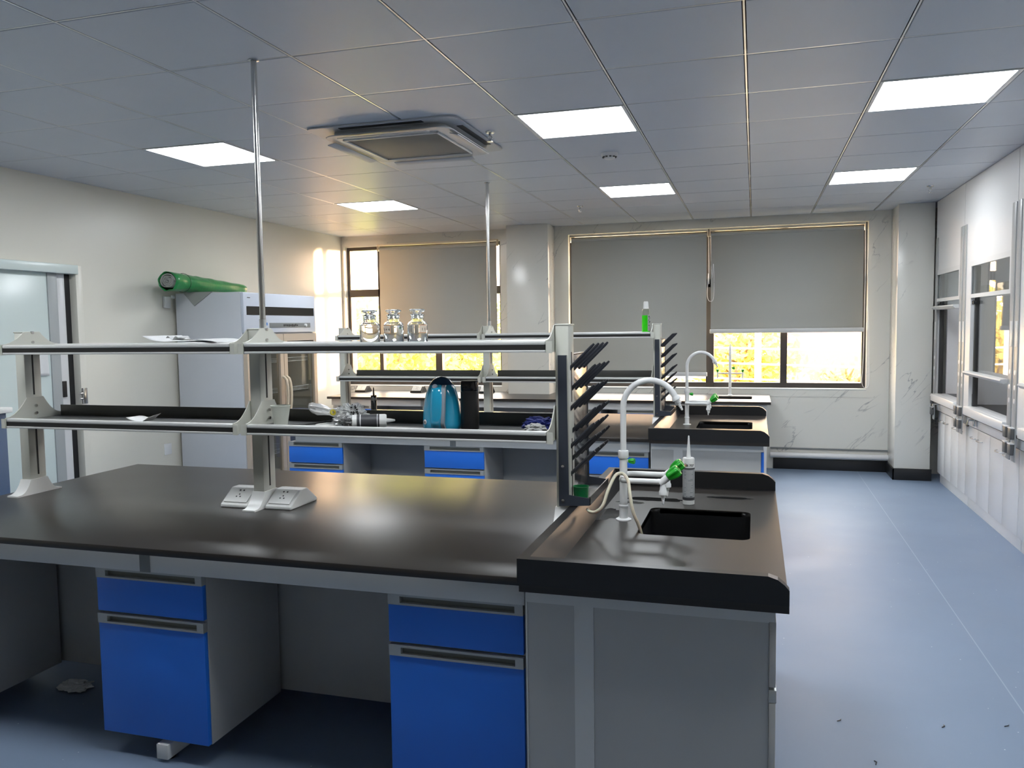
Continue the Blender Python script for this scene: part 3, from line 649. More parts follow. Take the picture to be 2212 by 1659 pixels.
# sealant cartridge
def cartridge(x, y, label, loc_z=TOP+.003):
    t = thing('sealant_cartridge', label, 'sealant cartridge', (x, y, loc_z)); z = loc_z
    G().lathe((x, y, z), [(0, .002), (.021, .002), (.0225, 0), (.0245, .001), (.0245, .193), (.022, .197), (0, .197)], 40).build('tube', M['plastic'], t)
    G().lathe((x, y, z+.197), [(0, 0), (.010, 0), (.0085, .01), (.003, .090), (.002, .093), (0, .093)], 20).build('nozzle', M['white'], t)
    for nm, m, za, zb in (('dark_band', 'dgrey', .150, .156), ('dark_band', 'dgrey', .019, .031)):
        G().lathe((x, y, z), [(.0247, za), (.0251, za), (.0251, zb), (.0247, zb)], 40, M[m]).build(nm, None, t)
    g = G(); r = .0250; n = 16; rows = []
    G().lathe((x, y, z), [(.0246, .031), (.0248, .031), (.0248, .150), (.0246, .150)], 40, M['greyink']).build('text_panel', None, t)
    a0 = math.atan2(-y, -x)
    rr = random.Random(3)
    for k in range(22):
        zz = z+.036+k*.0051
        w0 = -.75+rr.choice([0, 0, .3]); w1 = .75-rr.random()*.9*(rr.random() < .4)
        va = [g.bm.verts.new((x+(r+.0002)*math.cos(a0+w0+(w1-w0)*q/n), y+(r+.0002)*math.sin(a0+w0+(w1-w0)*q/n), zz)) for q in range(n+1)]
        vb = [g.bm.verts.new((v.co.x, v.co.y, zz+.0016)) for v in va]
        for q in range(n): g.bm.faces.new((va[q], va[q+1], vb[q+1], vb[q]))
    g.build('text_lines', M['paper'], t, smooth=0)
    def wrap(zo, da): return lambda c: (x+(r+.0003+c.z)*math.cos(a0+da+c.x/r), y+(r+.0003+c.z)*math.sin(a0+da+c.x/r), z+zo+c.y)
    put_mesh('lettering', text_mesh('B 707', .014, M['ink']), t, wrap(.162, .28))
    put_mesh('lettering', text_mesh('590 ml  300ML', .0045, M['ink']), t, wrap(.0335, .1))
    g = G()
    for ra, rb, m in ((.0, .0035, M['orange']), (.0048, .0060, M['orange']), (.007, .0078, M['ink'])):
        n = 20
        A = [g.bm.verts.new(((ra)*math.cos(2*PI*k/n), ra*math.sin(2*PI*k/n), 0)) for k in range(n)]; B = [g.bm.verts.new((rb*math.cos(2*PI*k/n), rb*math.sin(2*PI*k/n), 0)) for k in range(n)]
        i = g._mi(m)
        for k in range(n): g.bm.faces.new((A[k], A[(k+1) % n], B[(k+1) % n], B[k])).material_index = i
    me = bpy.data.meshes.new('emblem'); g.bm.to_mesh(me); [me.materials.append(m) for m in g.mats]; put_mesh('emblem', me, t, wrap(.167, -.55))
cartridge(-.262, 3.445, 'white sealant cartridge with long nozzle standing behind the nearest sink basin')
# wet marks on the near sink counter
g = G()
for cx_, cy_, sx, sy, sd_ in ((-.56, 3.18, .055, .10, 1), (-.40, 3.50, .13, .035, 2), (-.1, 3.60, .10, .02, 3), (-.50, 3.42, .06, .02, 5)):
    vs = []
    for k in range(40):
        a = 2*PI*k/40; rr = 1+.35*noise.noise(Vector((math.cos(a)*1.7+sd_*9, math.sin(a)*1.7, 0)))+.15*noise.noise(Vector((math.cos(a)*5+sd_*9, math.sin(a)*5, 2)))
        vs.append(g.bm.verts.new((cx_+sx*rr*math.cos(a), cy_+sy*rr*math.sin(a), TOP+.0036)))
    g.bm.faces.new(vs)
o = g.build('water_puddle', M['wet'], smooth=0); tag(o, 'shallow water puddles lying on the nearest black sink counter', 'water', kind='stuff')

# ================================================================== THINGS ON THE SHELVES
US = 1.493+.0005   # top of the upper shelf board
LT = 1.158+.0005   # tray floor
def bottle(x, y, water, lab, label):
    t = thing('glass_bottle', label, 'bottle', (x, y, US), 'clear glass reagent bottles on the near upper shelf')
    R = .0405; H = .088; out = [(0, 0), (R-.004, 0), (R, .004), (R, H-.010), (R-.0015, H-.004), (R-.005, H+.001), (R-.010, H+.004), (.0265, H+.0065), (.025, H+.009), (.025, H+.026), (.028, H+.030), (.028, H+.033)]
    inn = [(.0235, H+.033), (.0222, H+.012), (.0235, H+.005), (R-.012, H), (R-.0055, H-.004), (R-.003, H-.012), (R-.003, .006), (0, .005)]
    G().lathe((x, y, US), out+inn, 40).build('body', M['bottle'], t, smooth=60)
    G().lathe((x, y, US+H+.012), [(0, 0), (.0208, 0), (.0222, .021), (.018, .023), (.0165, .027), (.028, .031), (.0325, .035), (.0325, .038), (.026, .041), (0, .042)], 32).build('stopper', M['bottle'], t, smooth=60)
    if water:
        G().lathe((x, y, US), [(0, .0055), (R-.0033, .0065), (R-.0033, water), (0, water)], 40).build('water', M['water'], t, smooth=60)
    if lab is not None:
        a0 = math.atan2(-y, -x)+lab; n = 10; rr = R+.0006; rows = []
        for mtl, wd, za, zb, e, nm in ((M['orange'], .46, .046, .078, 0, 'label_edge'), (M['tag'], .42, .048, .076, .0003, 'label')):
            g = G(); A = [g.bm.verts.new((x+(rr+e)*math.cos(a0+wd*(2*k/n-1)), y+(rr+e)*math.sin(a0+wd*(2*k/n-1)), US+za)) for k in range(n+1)]
            B = [g.bm.verts.new((v.co.x, v.co.y, US+zb)) for v in A]
            for k in range(n): g.bm.faces.new((A[k], A[k+1], B[k+1], B[k]))
            g.build(nm, mtl, t)
        put_mesh('lettering', text_mesh('1 + 4' if lab < 0 else '1 1', .015, M['ink']), t, lambda c: (x+(rr+.001+c.z)*math.cos(a0+c.x/rr), y+(rr+.001+c.z)*math.sin(a0+c.x/rr), US+.056+c.y))
bottle(-1.500, 3.0, 0, None, 'clear glass bottle with stopper, leftmost of three and empty, before the bright window')
bottle(-1.394, 3.0, .076, -.75, 'clear glass bottle of water with a tan label on its left, middle of three')
bottle(-1.290, 3.0, .077, .62, 'clear glass bottle of water with a label on its right, rightmost of three')
# detergent bottle on the far shelf
t = thing('detergent_bottle', 'green washing liquid bottle with white cap on the middle bench upper shelf', 'bottle', (-.775, 6.08, US))
G().lathe((-.775, 6.08, US), [(0, 0), (.026, 0), (.030, .004), (.030, .165), (.027, .178), (.020, .184), (0, .184)], 32).build('bottle_body', M['clear'], t)
G().lathe((-.775, 6.08, US), [(0, .003), (.0285, .004), (.0285, .135), (0, .136)], 32).build('liquid', M['liquid'], t)
G().lathe((-.775, 6.08, US+.184), [(0, 0), (.021, 0), (.019, .02), (.017, .048), (.014, .054), (0, .054)], 24).build('cap', M['plastic'], t)
g = G(); A = []
for k in range(7): a = -PI/2+.05+1.2*k/6; A.append((-.775+.0306*math.cos(a+.5), 6.08+.0306*math.sin(a+.5)))
va = [g.bm.verts.new((*p, US+.02)) for p in A]; vb = [g.bm.verts.new((*p, US+.140)) for p in A]
for k in range(6): g.bm.faces.new((va[k], va[k+1], vb[k+1], vb[k]))
g.build('label', M['clothg'], t)
g = G()
for k, (u, z, w_) in enumerate(((.3, .125, .012), (.5, .115, .008), (.25, .10, .008), (.35, .085, .018), (.3, .06, .006))):
    a = -PI/2+.55+1.2*u; c = Vector((-.775+.0312*math.cos(a), 6.08+.0312*math.sin(a), US+z)); g.box(c.x-w_/2, c.x+w_/2, c.y-.0015, c.y+.0005, c.z-.003, c.z+.003, rot=('Y', -.5))
g.build('label_print', M['ink'], t)
# paper cup
t = thing('paper_cup', 'white paper cup standing beside the middle post on the near lower shelf', 'cup', (-1.918, 2.985, LT))
G().lathe((-1.918, 2.985, LT), [(0, .006), (.026, .006), (.027, 0), (.028, 0), (.0405, .078), (.0415, .080), (.0405, .083), (.0385, .081), (.0265, .01), (0, .01)], 40).build('cup_body', M['cup'], t)
G().tube([(-1.918+.0405*math.cos(2*PI*k/40), 2.985+.0405*math.sin(2*PI*k/40), LT+.0815) for k in range(41)], .0018, 6, caps=False).build('rolled_rim', M['cup'], t)
# kettle
kx, ky = -1.192, 3.0
t = thing('electric_kettle', 'glossy teal electric kettle with dark lid on the near lower shelf', 'kettle', (kx, ky, LT))
def shellp(prof, ax_, ay_, n=48):
    g = G(); rings = []
    for r, z in prof:
        if r == 0: rings.append([g.bm.verts.new((kx, ky, LT+z))]); continue
        rings.append([g.bm.verts.new((kx+r*ax_*math.cos(2*PI*k/n), ky+r*ay_*math.sin(2*PI*k/n), LT+z)) for k in range(n)])
    for a, b in zip(rings, rings[1:]):
        for k in range(n):
            q = [a[k % len(a)], a[(k+1) % len(a)], b[(k+1) % len(b)], b[k % len(b)]]; q = [v for i, v in enumerate(q) if v not in q[:i]]
            if len(q) > 2: g.bm.faces.new(q)
    return g
pr = [(0, 0), (.074, 0), (.0785, .004), (.0785, .02), (.077, .06), (.072, .105), (.064, .140), (.054, .165), (.048, .176)]
shellp(pr, 1, .85).build('body', M['kettle'], t, smooth=60)
shellp([(.049, .1755), (.046, .180), (.034, .195), (.018, .204), (0, .2075)], 1, .9).build('lid', M['kettled'], t, smooth=60)
pts = [(kx+.002, ky-.052, LT+.176), (kx+.008, ky-.075, LT+.165), (kx+.012, ky-.088, LT+.13), (kx+.012, ky-.093, LT+.08), (kx+.008, ky-.090, LT+.03), (kx+.006, ky-.072, LT+.006)]
g = G(); C = catmull(pts, 6); prev = None; n = 12
rings = []
for i, p in enumerate(C):
    u = i/(len(C)-1); wd = .017+.006*math.sin(PI*u); rings.append([g.bm.verts.new(p+Vector((wd*math.cos(2*PI*k/n), .008*math.sin(2*PI*k/n), .002*math.sin(2*PI*k/n)))) for k in range(n)])
for a, b in zip(rings, rings[1:]):
    for k in range(n): g.bm.faces.new((a[k], a[(k+1) % n], b[(k+1) % n], b[k]))
g.bm.faces.new(rings[0]); g.bm.faces.new(rings[-1][::-1]); g.build('handle', M['kettle'], t, smooth=60)
g = G(); rings = []
for i, p in enumerate(C): rings.append([g.bm.verts.new(p+Vector((.020+dx, .006+dy_, 0))) for dx, dy_ in ((0, -.004), (.013, -.002), (.013, .010), (0, .010))])
for a, b in zip(rings, rings[1:]):
    for k in range(4): g.bm.faces.new((a[k], a[(k+1) % 4], b[(k+1) % 4], b[k]))
g.build('grey_inlay', M['kettleg'], t)
G().lathe((kx, ky-.072, LT+.172), [(0, .004), (.009, .004), (.011, .0)], 24, axis=(0, -1, .7)).build('lid_button', M['kettleg'], t)
G().box(kx+.0, kx+.014, ky-.083, ky-.066, LT+.001, LT+.016, b=.002).build('switch', M['mblack'], t)
ex = kx-.052; ey = ky-.0512
o = G().lathe((ex, ey, LT+.03), [(0, .002), (.009, .002), (.010, 0)], 24, axis=(-.55, -.83, 0)).build('badge', M['paper'], t)
g = G()
for s in (-1, 1): g.tube([(ex-.0022+s*.0035+.0032*math.cos(a), ey-.003-s*.0022, LT+.03+.0036*math.sin(a)) for a in [2*PI*k/12 for k in range(13)]], .0008, 5)
g.build('badge_emblem', M['ink'], o)
# black flask next to the kettle
fx, fy = -1.074, 3.0
t = thing('black_flask', 'tall black flask with glossy lid beside the teal kettle', 'flask', (fx, fy, LT))
G().lathe((fx, fy, LT), [(0, 0), (.034, 0), (.036, .003), (.036, .146), (.034, .150), (0, .150)], 36).build('body', M['mblack'], t)
G().lathe((fx, fy, LT+.1505), [(0, 0), (.0335, 0), (.035, .003), (.035, .036), (.033, .041), (0, .043)], 36).build('lid', M['gblack'], t)
G().box(fx-.020, fx+.004, fy-.0365, fy-.030, LT+.165, LT+.185, b=.003).build('latch', M['gblack'], t)
# crumpled things
def blob(name, c, r, m, seed, amp=.35, freq=3, n=4, parent=None, flat=None):
    g = G(); bmesh.ops.create_icosphere(g.bm, subdivisions=n, radius=1)
    for v in g.bm.verts:
        p = v.co.copy(); k = 1+amp*noise.noise(p*freq+Vector((seed, 0, 0)))+amp*.5*noise.noise(p*freq*2.7+Vector((0, seed, 0)))
        q = Vector((p.x*r[0]*k, p.y*r[1]*k, p.z*r[2]*k)); z = c[2]+q.z
        if flat is not None: z = max(z, flat)
        v.co = (c[0]+q.x, c[1]+q.y, z)
    return g.build(name, m, parent, smooth=60 if amp < .3 else 25)
t = thing('plastic_bag', 'crumpled clear plastic bag twisted open on the near lower shelf', 'plastic bag', (-1.64, 3.0, LT))
blob('bag_body', (-1.605, 3.02, LT+.045), (.062, .05, .042), M['bag'], 4.1, .5, 2.6, 5, t, LT)
blob('bag_bottom', (-1.615, 2.985, LT+.022), (.045, .035, .024), M['foil'], 9.1, .5, 4, 5, t, LT)
g = G(); rings = []
for i, (px_, pz, rx, rz) in enumerate(((-1.79, .078, .006, .012), (-1.775, .073, .02, .019), (-1.745, .066, .03, .022), (-1.715, .062, .028, .018), (-1.69, .055, .018, .014), (-1.655, .05, .012, .022), (-1.63, .05, .02, .03))):
    rings.append([g.bm.verts.new((px_, 3.0+rx*math.cos(2*PI*k/18)*(1+.25*math.sin(5*2*PI*k/18+i)), LT+pz+rz*math.sin(2*PI*k/18)*(1+.2*math.cos(4*2*PI*k/18+i)))) for k in range(18)])
for a, b in zip(rings, rings[1:]):
    for k in range(18): g.bm.faces.new((a[k], a[(k+1) % 18], b[(k+1) % 18], b[k]))
o = g.build('bag_neck', M['bag'], t); md = o.modifiers.new('s', 'SOLIDIFY'); md.thickness = .001
G().lathe((-1.665, 2.975, LT+.058), [(.006, -.004), (.013, -.003), (.013, .003), (.006, .004)], 20, axis=(1, -.5, .3)).build('yellow_ring', mat('yellow_plastic', (.6, .5, .05), .4), t)
g = G(); cc = random.Random(5)
for k in range(16):
    a, b_ = cc.uniform(-1.2, .4), cc.uniform(.1, 1.2); p = Vector((-1.605+.055*math.cos(a)*math.cos(b_)+.005, 3.02-.052*math.cos(b_)*math.sin(PI/2+a*.4), LT+.045+.045*math.sin(b_)))
    g.box(p.x-cc.uniform(.002, .006), p.x+.003, p.y-.003, p.y+.001, p.z-.003, p.z+.003, rot=('Y', cc.uniform(-1, 1)))
g.build('bag_print', M['ink'], t, smooth=0)
t = thing('empty_cartridge', 'used white and black sealant cartridge lying on its side, open end left', 'sealant cartridge', (-1.49, 2.97, LT))
a_ = Vector((-1.555, 2.935, LT+.0275)); d_ = Vector((.90, .40, -.0)).normalized()
G().lathe(a_, [(.0235, 0), (.0265, 0), (.0265, .13), (.024, .136), (.0, .136), (0, .132), (.0235, .128), (.0235, 0)], 36, axis=d_).build('tube', M['plastic'], t)
G().lathe(a_, [(.0267, .018), (.0270, .018), (.0270, .108), (.0267, .108)], 36, M['dgrey'], axis=d_).build('dark_label', None, t)
G().lathe(a_, [(.0271, .030), (.0273, .030), (.0273, .034), (.0271, .034)], 36, M['paper'], axis=d_).build('white_line', None, t)
G().lathe(a_, [(.0271, .098), (.0273, .098), (.0273, .101), (.0271, .101)], 36, M['paper'], axis=d_).build('white_line', None, t)
G().lathe(a_+d_*.136, [(.009, 0), (.0075, .016), (.004, .034), (0, .035)], 18, axis=d_).build('nozzle_stub', M['plastic'], t)
# grey end panel text box on lying cartridge
tag(G().lathe((-1.69, 2.985, LT), [(0, .001), (.05, .001), (.056, .006), (.055, .008), (.049, .003), (0, .003)], 36).build('saucer', M['plastic']), 'shallow white dish under the plastic bag on the lower shelf', 'dish')
tag(G().tube(catmull([(-1.865, 2.93, LT+.004), (-1.84, 2.95, LT+.005), (-1.80, 2.96, LT+.006), (-1.765, 3.0, LT+.007), (-1.72, 3.06, LT+.012), (-1.67, 3.085, LT+.010), (-1.62, 3.1, LT+.006)], 8), .0035, 8).build('black_cable', M['mblack']), 'thin black cable lying on the tray beside the paper cup', 'cable')
t = thing('work_glove', 'navy and grey cloth glove lying at the right end of the lower shelf', 'glove', (-.80, 3.0, LT))
blob('navy_part', (-.795, 3.02, LT+.022), (.062, .045, .024), M['cloth'], 2.3, .5, 2.2, 5, t, LT)
blob('grey_part', (-.795, 2.955, LT+.014), (.040, .022, .018), M['clothg'], 6.3, .4, 2.2, 4, t, LT)
# papers on the near upper shelf
def sheet(name, x0, x1, y0, y1, z, seed, curl, m=M['paper'], parent=None, nx=20, ny=8):
    g = G(); V = []
    for i in range(nx+1):
        row = []
        for j in range(ny+1):
            u, v = i/nx, j/ny; x = x0+(x1-x0)*u; y = y0+(y1-y0)*v
            zz = z+curl(u, v)+.0012*(1+noise.noise(Vector((u*4+seed, v*3, seed)))); row.append(g.bm.verts.new((x, y, zz)))
        V.append(row)
    for i in range(nx):
        for j in range(ny): g.bm.faces.new((V[i][j], V[i+1][j], V[i+1][j+1], V[i][j+1]))
    o = g.build(name, m, parent); md = o.modifiers.new('s', 'SOLIDIFY'); md.thickness = .0006; md.offset = 1; return o
GP = 'loose papers on the near upper shelf'
ZP = 1.5075
o = sheet('paper_sheet', -2.50, -2.16, 2.862, 3.11, ZP, 1.0, lambda u, v: .032*max(0, (.35-u)/.35)**2+.008*math.sin(PI*u)); tag(o, 'large white sheet with its left edge curled up on the upper shelf', 'paper', GP)
o = sheet('paper_sheet', -2.36, -2.12, 2.856, 3.10, ZP+.012, 2.0, lambda u, v: -.010*max(0, (u-.6)/.4)+.004*math.sin(PI*u)); tag(o, 'upper white paper sheet drooping over the shelf edge toward the middle post', 'paper', GP)
o = sheet('folded_paper', -2.39, -2.33, 2.875, 2.95, ZP+.022, 3.0, lambda u, v: .008*math.sin(PI*3*u)*1); tag(o, 'small folded paper scrap lying on the larger sheets', 'paper', GP)
o = sheet('tissue', -2.665, -2.545, 2.93, 3.01, LT+.001, 5.0, lambda u, v: .020*abs(2*u-1)**2+.010*abs(math.sin(5*u))*(.4+v)); tag(o, 'crumpled white tissue lying in the left lower tray', 'tissue')

# black cartridge on bench 2
t = thing('black_cartridge', 'black sealant cartridge with thin nozzle standing on the middle bench', 'sealant cartridge', (-3.06, 6.16, TOP))
G().lathe((-3.06, 6.16, TOP), [(0, 0), (.025, 0), (.025, .19), (.022, .195), (0, .195)], 32).build('tube', M['gblack'], t)
G().lathe((-3.06, 6.16, TOP), [(.0252, .158), (.0256, .158), (.0256, .180), (.0252, .180)], 32, M['clothg']).build('grey_band', None, t)
G().lathe((-3.06, 6.16, TOP+.195), [(0, 0), (.024, 0), (.024, .006), (.008, .008), (.004, .07), (0, .072)], 20).build('nozzle', M['gblack'], t)
tag(G().lathe((-2.93, 6.30, TOP), [(0, 0), (.025, 0), (.03, .028), (.02, .035), (0, .036)]).build('white_cap', M['white']), 'small white cap on the middle bench beside the black cartridge', 'cap')

# ================================================================== WALL BENCH under the windows
YA = 8.13
o = G().box(-4.62, -.70, YA, 9.0, TOP-TH, TOP, b=.004).build('wall_worktop', M['epoxy'])
# notch for the column is left as an upstand; split the top round the column
bpy.data.objects.remove(o)
pts = [(-4.62, YA), (.155, YA), (.155, 9.02), (-2.185, 9.02), (-2.185, 8.752), (-2.675, 8.752), (-2.675, 9.02), (-4.62, 9.02)]
o = G().plate(pts, [rrect(-.40, -.02, 8.42, 8.75, .03)], TOP-TH, TOP, 'z').build('wall_worktop', M['epoxy'], smooth=0); tag(o, 'black worktop of the wall bench under the windows', 'worktop')
g = G(); loops = []
for z, i in ((TOP-.0265, -.004), (TOP-.22, .0), (TOP-.24, .03)): loops.append([g.bm.verts.new((p[0], p[1], z)) for p in rrect(-.40+i, -.02-i, 8.42+i, 8.75-i, .03)])
for a, b in zip(loops, loops[1:]):
    for k in range(len(a)): g.bm.faces.new((a[k], a[(k+1) % len(a)], b[(k+1) % len(a)], b[k]))
g.bm.faces.new(loops[-1]); t = g.build('sink_basin', M['sinkblk']); tag(t, 'black sink basin set into the wall bench below the raised blind', 'sink')
t = thing('wall_bench_frame', 'light grey steel frame under the wall bench worktop by the windows', 'bench frame', (-2.2, 8.5, 0))
G().box(-4.58, .12, YA+.03, YA+.06, .702, TOP-TH-.0005, b=.003).build('apron', M['greyl'], t)
G().box(-4.58, -4.55, YA+.06, 8.98, .0, TOP-TH-.0005, b=.003).build('end_panel', M['greyl'], t); G().box(.09, .12, YA+.06, 8.98, .0, TOP-TH-.0005, b=.003).build('end_panel', M['greyl'], t)
G().box(-4.55, .09, YA+.52, YA+.536, .03, .70).build('modesty_panel', M['grey'], t)
for x in (-3.49, -1.98, -.85): G().box(x, x+.045, YA+.026, YA+.0295, .703, .77, b=.001).build('joint_cover', M['greyd'], t)
for x in (-4.0, -2.2, -.6):
    G().box(x-.025, x+.025, YA+.06, 8.7, 0, .05, b=.004).build('foot', M['greyl'], t)
for x0, l in ((-4.545, 'far left'), (-3.47, 'left'), (-1.96, 'middle'), (-1.33, 'right')):
    cabinet(x0, YA+.03 if 0 else YA+.035, 'blue fronted drawer cabinet, %s one under the wall bench by the windows' % l, GC, w_=.46)
for x, l in ((-4.52, 'leftmost'), (-3.80, 'second'), (-2.95, 'third')):
    socket_box(x-.07, x+.07, 8.74, 'dark based socket box on the wall bench, %s from the left wall' % l, 'socket boxes on the wall bench', under=True, w=.18)
# upstand and three way tap at the window bench
x, y = -.245, 8.84; t = thing('three_way_tap', 'white upright tap with two green handled side arms before the bright window', 'tap', (x, y, TOP))
G().lathe((x, y, TOP), [(0, 0), (.028, 0), (.028, .004), (.015, .01), (0, .01)]).build('base', M['white'], t)
G().tube([(x, y, TOP+.005), (x, y, 1.2), (x, y, 1.30), (x, y, 1.345)], [.0155, .014, .011, .004], 16).build('column', M['white'], t)
G().tube([(x-.125, y, 1.035), (x+.125, y, 1.035)], .008, 12).build('side_arm', M['white'], t)
for s in (-1, 1):
    g = G().cyl((x+s*.128, y, 1.05), (x+s*.128, y, .995), .009, n=12); nozzle(g, (x+s*.128, y, 1.0), .8); g.build('valve', M['white'], t)
    knob(t, (x+s*.128, y, 1.048), (0, -.2, 1), .62)
knob(t, (x+.02, y-.01, 1.09), (1, -.3, 0), .62)
# ================================================================== DISPLAY FRIDGE
fx0, fx1, fy0, fy1, fz = -4.845, -4.16, 5.97, 7.14, 1.886
t = thing('display_fridge', 'tall pale blue display fridge with two glass doors against the left wall', 'fridge', (-4.5, 6.55, 0))
g = G(); th = .045
g.box(fx0, fx1-.03, fy0, fy0+th, .08, fz, b=.004, m=M['fridge']); g.box(fx0, fx1-.03, fy1-th, fy1, .08, fz, b=.004, m=M['fridge'])
g.box(fx0, fx0+th, fy0+th, fy1-th, .08, fz, m=M['cabin']); g.box(fx0+th, fx1-.03, fy0+th, fy1-th, .08, .16, m=M['cabin']); g.box(fx0+th, fx1-.03, fy0+th, fy1-th, 1.52, fz, m=M['fridge'])
g.box(fx0+th, fx1-.05, fy0+th, fy0+th+.002, .16, 1.52, m=M['cabin']); g.box(fx0+th, fx1-.05, fy1-th-.002, fy1-th, .16, 1.52, m=M['cabin'])
g.build('body', None, t)
G().box(fx1-.03, fx1, fy0, fy1, 1.535, fz-.004, b=.006).build('top_front', M['fridgew'], t)
G().box(fx1-.002, fx1+.002, fy0+.04, fy1-.03, 1.69, 1.765, m=M['mblack']).build('black_band', None, t)
G().box(fx1, fx1+.003, fy0+.375, fy1-.10, 1.578, 1.622, b=.001).build('control_panel', M['greyd'], t)
g = G(); cr = random.Random(11)
for k in range(9): yy = fy0+.60+k*.028; g.box(fx1+.003, fx1+.004, yy, yy+.018, 1.588+cr.random()*.006, 1.612-cr.random()*.006)
g.build('control_display', M['slot'], t, smooth=0)
G().cyl((fx1+.003, fy1-.20, 1.60), (fx1+.02, fy1-.20, 1.60), .013).build('control_dial', M['white'], t)
G().box(fx1, fx1+.002, fy0+.055, fy0+.095, 1.835, 1.842).build('maker_mark', M['dgrey'], t)
G().box(fx1-.001, fx1+.0015, fy0+.30, fy0+.345, 1.60, 1.625).build('blue_sticker', mat('blue_sticker', (.03, .2, .6), .5), t)
ym = (fy0+fy1)/2-.01
for ya, yb, hs in ((fy0+.012, ym-.004, 1), (ym+.004, fy1-.012, -1)):
    dr = G().plate(rect(ya, yb, .10, 1.522), [rect(ya+.055, yb-.055, .17, 1.455)], fx1-.028, fx1+.012, 'x').build('glass_door', M['alu'] if 0 else mat('door_champagne', (.62, .52, .42), .3, .3), t, smooth=0)
    G().box(fx1-.012, fx1-.004, ya+.05, yb-.05, .165, 1.46).build('pane', M['fridgeglass'], dr, smooth=0)
    yh = ym-.028 if hs == 1 else ym+.028
    hp = [(fx1+.012, yh, 1.13), (fx1+.045, yh+hs*-.0, 1.10), (fx1+.06, yh, 1.0), (fx1+.055, yh, .88), (fx1+.035, yh, .78), (fx1+.012, yh, .75)]
    G().tube(catmull(hp, 6), .0125, 10).build('handle', M['cream'], dr)
for k in range(4):
    z = .42+k*.28; g = G()
    for q in range(12): yy = fy0+.07+q*.092; g.tube([(fx0+.06, yy, z), (fx1-.06, yy, z)], .0025, 6)
    for xx in (fx0+.07, fx1-.07, fx1-.065): g.tube([(xx, fy0+.06, z+(.035 if xx > fx1-.067 else 0)), (xx, fy1-.06, z+(.035 if xx > fx1-.067 else 0))], .0035, 6)
    for q in range(40): yy = fy0+.07+q*.0265; g.tube([(fx1-.068, yy, z), (fx1-.066, yy, z+.035)], .0016, 5)
    g.build('wire_shelf', M['white'], t)
G().box(fx0+.02, fx1-.04, fy0+.02, fy1-.02, 0, .08).build('plinth', M['mblack'], t)
# roll on top
t = thing('rolled_foam_mat', 'rolled green foil backed foam mat lying on top of the fridge', 'rolled mat', (-4.6, 6.1, 1.89))
A_, B_ = Vector((-4.635, 5.62, 1.972)), Vector((-4.79, 6.86, 1.952)); ax = (B_-A_)
n = 40; g = G(); rings = []
for i in range(25):
    u = i/24; c = A_.lerp(B_, u); ring = []
    for k in range(n):
        a = 2*PI*k/n; r = (.086-.03*u)*(1+.13*noise.noise(Vector((math.cos(a)*2, math.sin(a)*2, u*9))))*(1-.05*(abs(u-.3) < .02))*(1-.06*(abs(u-.17) < .02))
        ring.append(g.bm.verts.new(c+Vector((r*1.05*math.cos(a), 0, r*math.sin(a)*.92))))
    rings.append(ring)
for a, b in zip(rings, rings[1:]):
    for k in range(n): g.bm.faces.new((a[k], a[(k+1) % n], b[(k+1) % n], b[k]))
o = g.build('green_wrap', M['rug'], t, smooth=60); md = o.modifiers.new('s', 'SOLIDIFY'); md.thickness = .003; md.offset = -1
g = G(); turns = 3.6; N = 120; sp = []
for k in range(N+1):
    a = 2*PI*turns*k/N; r = .072-.060*k/N; q_ = 1+.16*noise.noise(Vector((math.cos(a)*1.5, math.sin(a)*1.5, k/30))); sp.append((r*q_*math.cos(a)*(1.02), r*q_*math.sin(a)*.80))
va = [g.bm.verts.new((A_.x+p[0], A_.y+.004, A_.z+p[1])) for p in sp]; vb = [g.bm.verts.new((B_.x+p[0]*.62, B_.y, B_.z+p[1]*.62)) for p in sp]
for k in range(N): g.bm.faces.new((va[k], va[k+1], vb[k+1], vb[k]))
o = g.build('grey_core', M['ruglin'], t); md = o.modifiers.new('s', 'SOLIDIFY'); md.thickness = .010; md.offset = 0
G().tube([(A_.x-.027+.088*math.cos(a), A_.y+.22, A_.z-.003+.079*math.sin(a)) for a in [2*PI*k/32 for k in range(33)]], .002, 6).build('tie_cord', M['mblack'], t)
g = G(); vs = [(-4.79, 5.962, 1.892), (-4.43, 5.962, 1.892), (-4.66, 5.958, 1.745)]
g.plate([(v[0], v[2]) for v in ((-4.76, 0, 1.8935), (-4.46, 0, 1.8935), (-4.645, 0, 1.775))], [], 5.960, 5.966, 'y'); g.box(-4.76, -4.46, 5.962, 6.3, 1.887, 1.8935)
tag(g.build('foam_sheet', M['ruglin'], smooth=0), 'pale foam sheet corner hanging down the fridge side under the green roll', 'foam sheet')
# left wall bits
def card(name, y0, y1, z0, z1, th, m, label, cat, x=XL): return tag(G().box(x, x+th, y0, y1, z0, z1, b=.002).build(name, m), label, cat)
card('wall_plate', 5.80, 5.885, .49, .585, .010, M['white'], 'small white blank plate low on the left wall beside the fridge', 'wall plate')
o = sheet('notice_paper', 4.52, 4.665, 1.25, 1.45, 0, 8, lambda u, v: .006+.012*max(0, (u-.7)/.3)*max(0, 1-v))
for v in o.data.vertices: v.co = Vector((XL-.029+v.co.z, v.co.x, v.co.y))
tag(o, 'white notice sheet taped to the pale sliding door', 'paper')
t = thing('side_cabinet', 'dull blue cabinet with white top at the left edge by the sliding door', 'cabinet', (-4.5, 3.3, 0))
G().box(-4.80, -4.18, 2.95, 3.66, 0, 1.10, b=.004).build('body', mat('dull_blue_paint', (.06, .11, .20), .5), t); G().box(-4.82, -4.15, 2.93, 3.68, 1.10, 1.13, b=.004).build('top', M['plastic'], t)
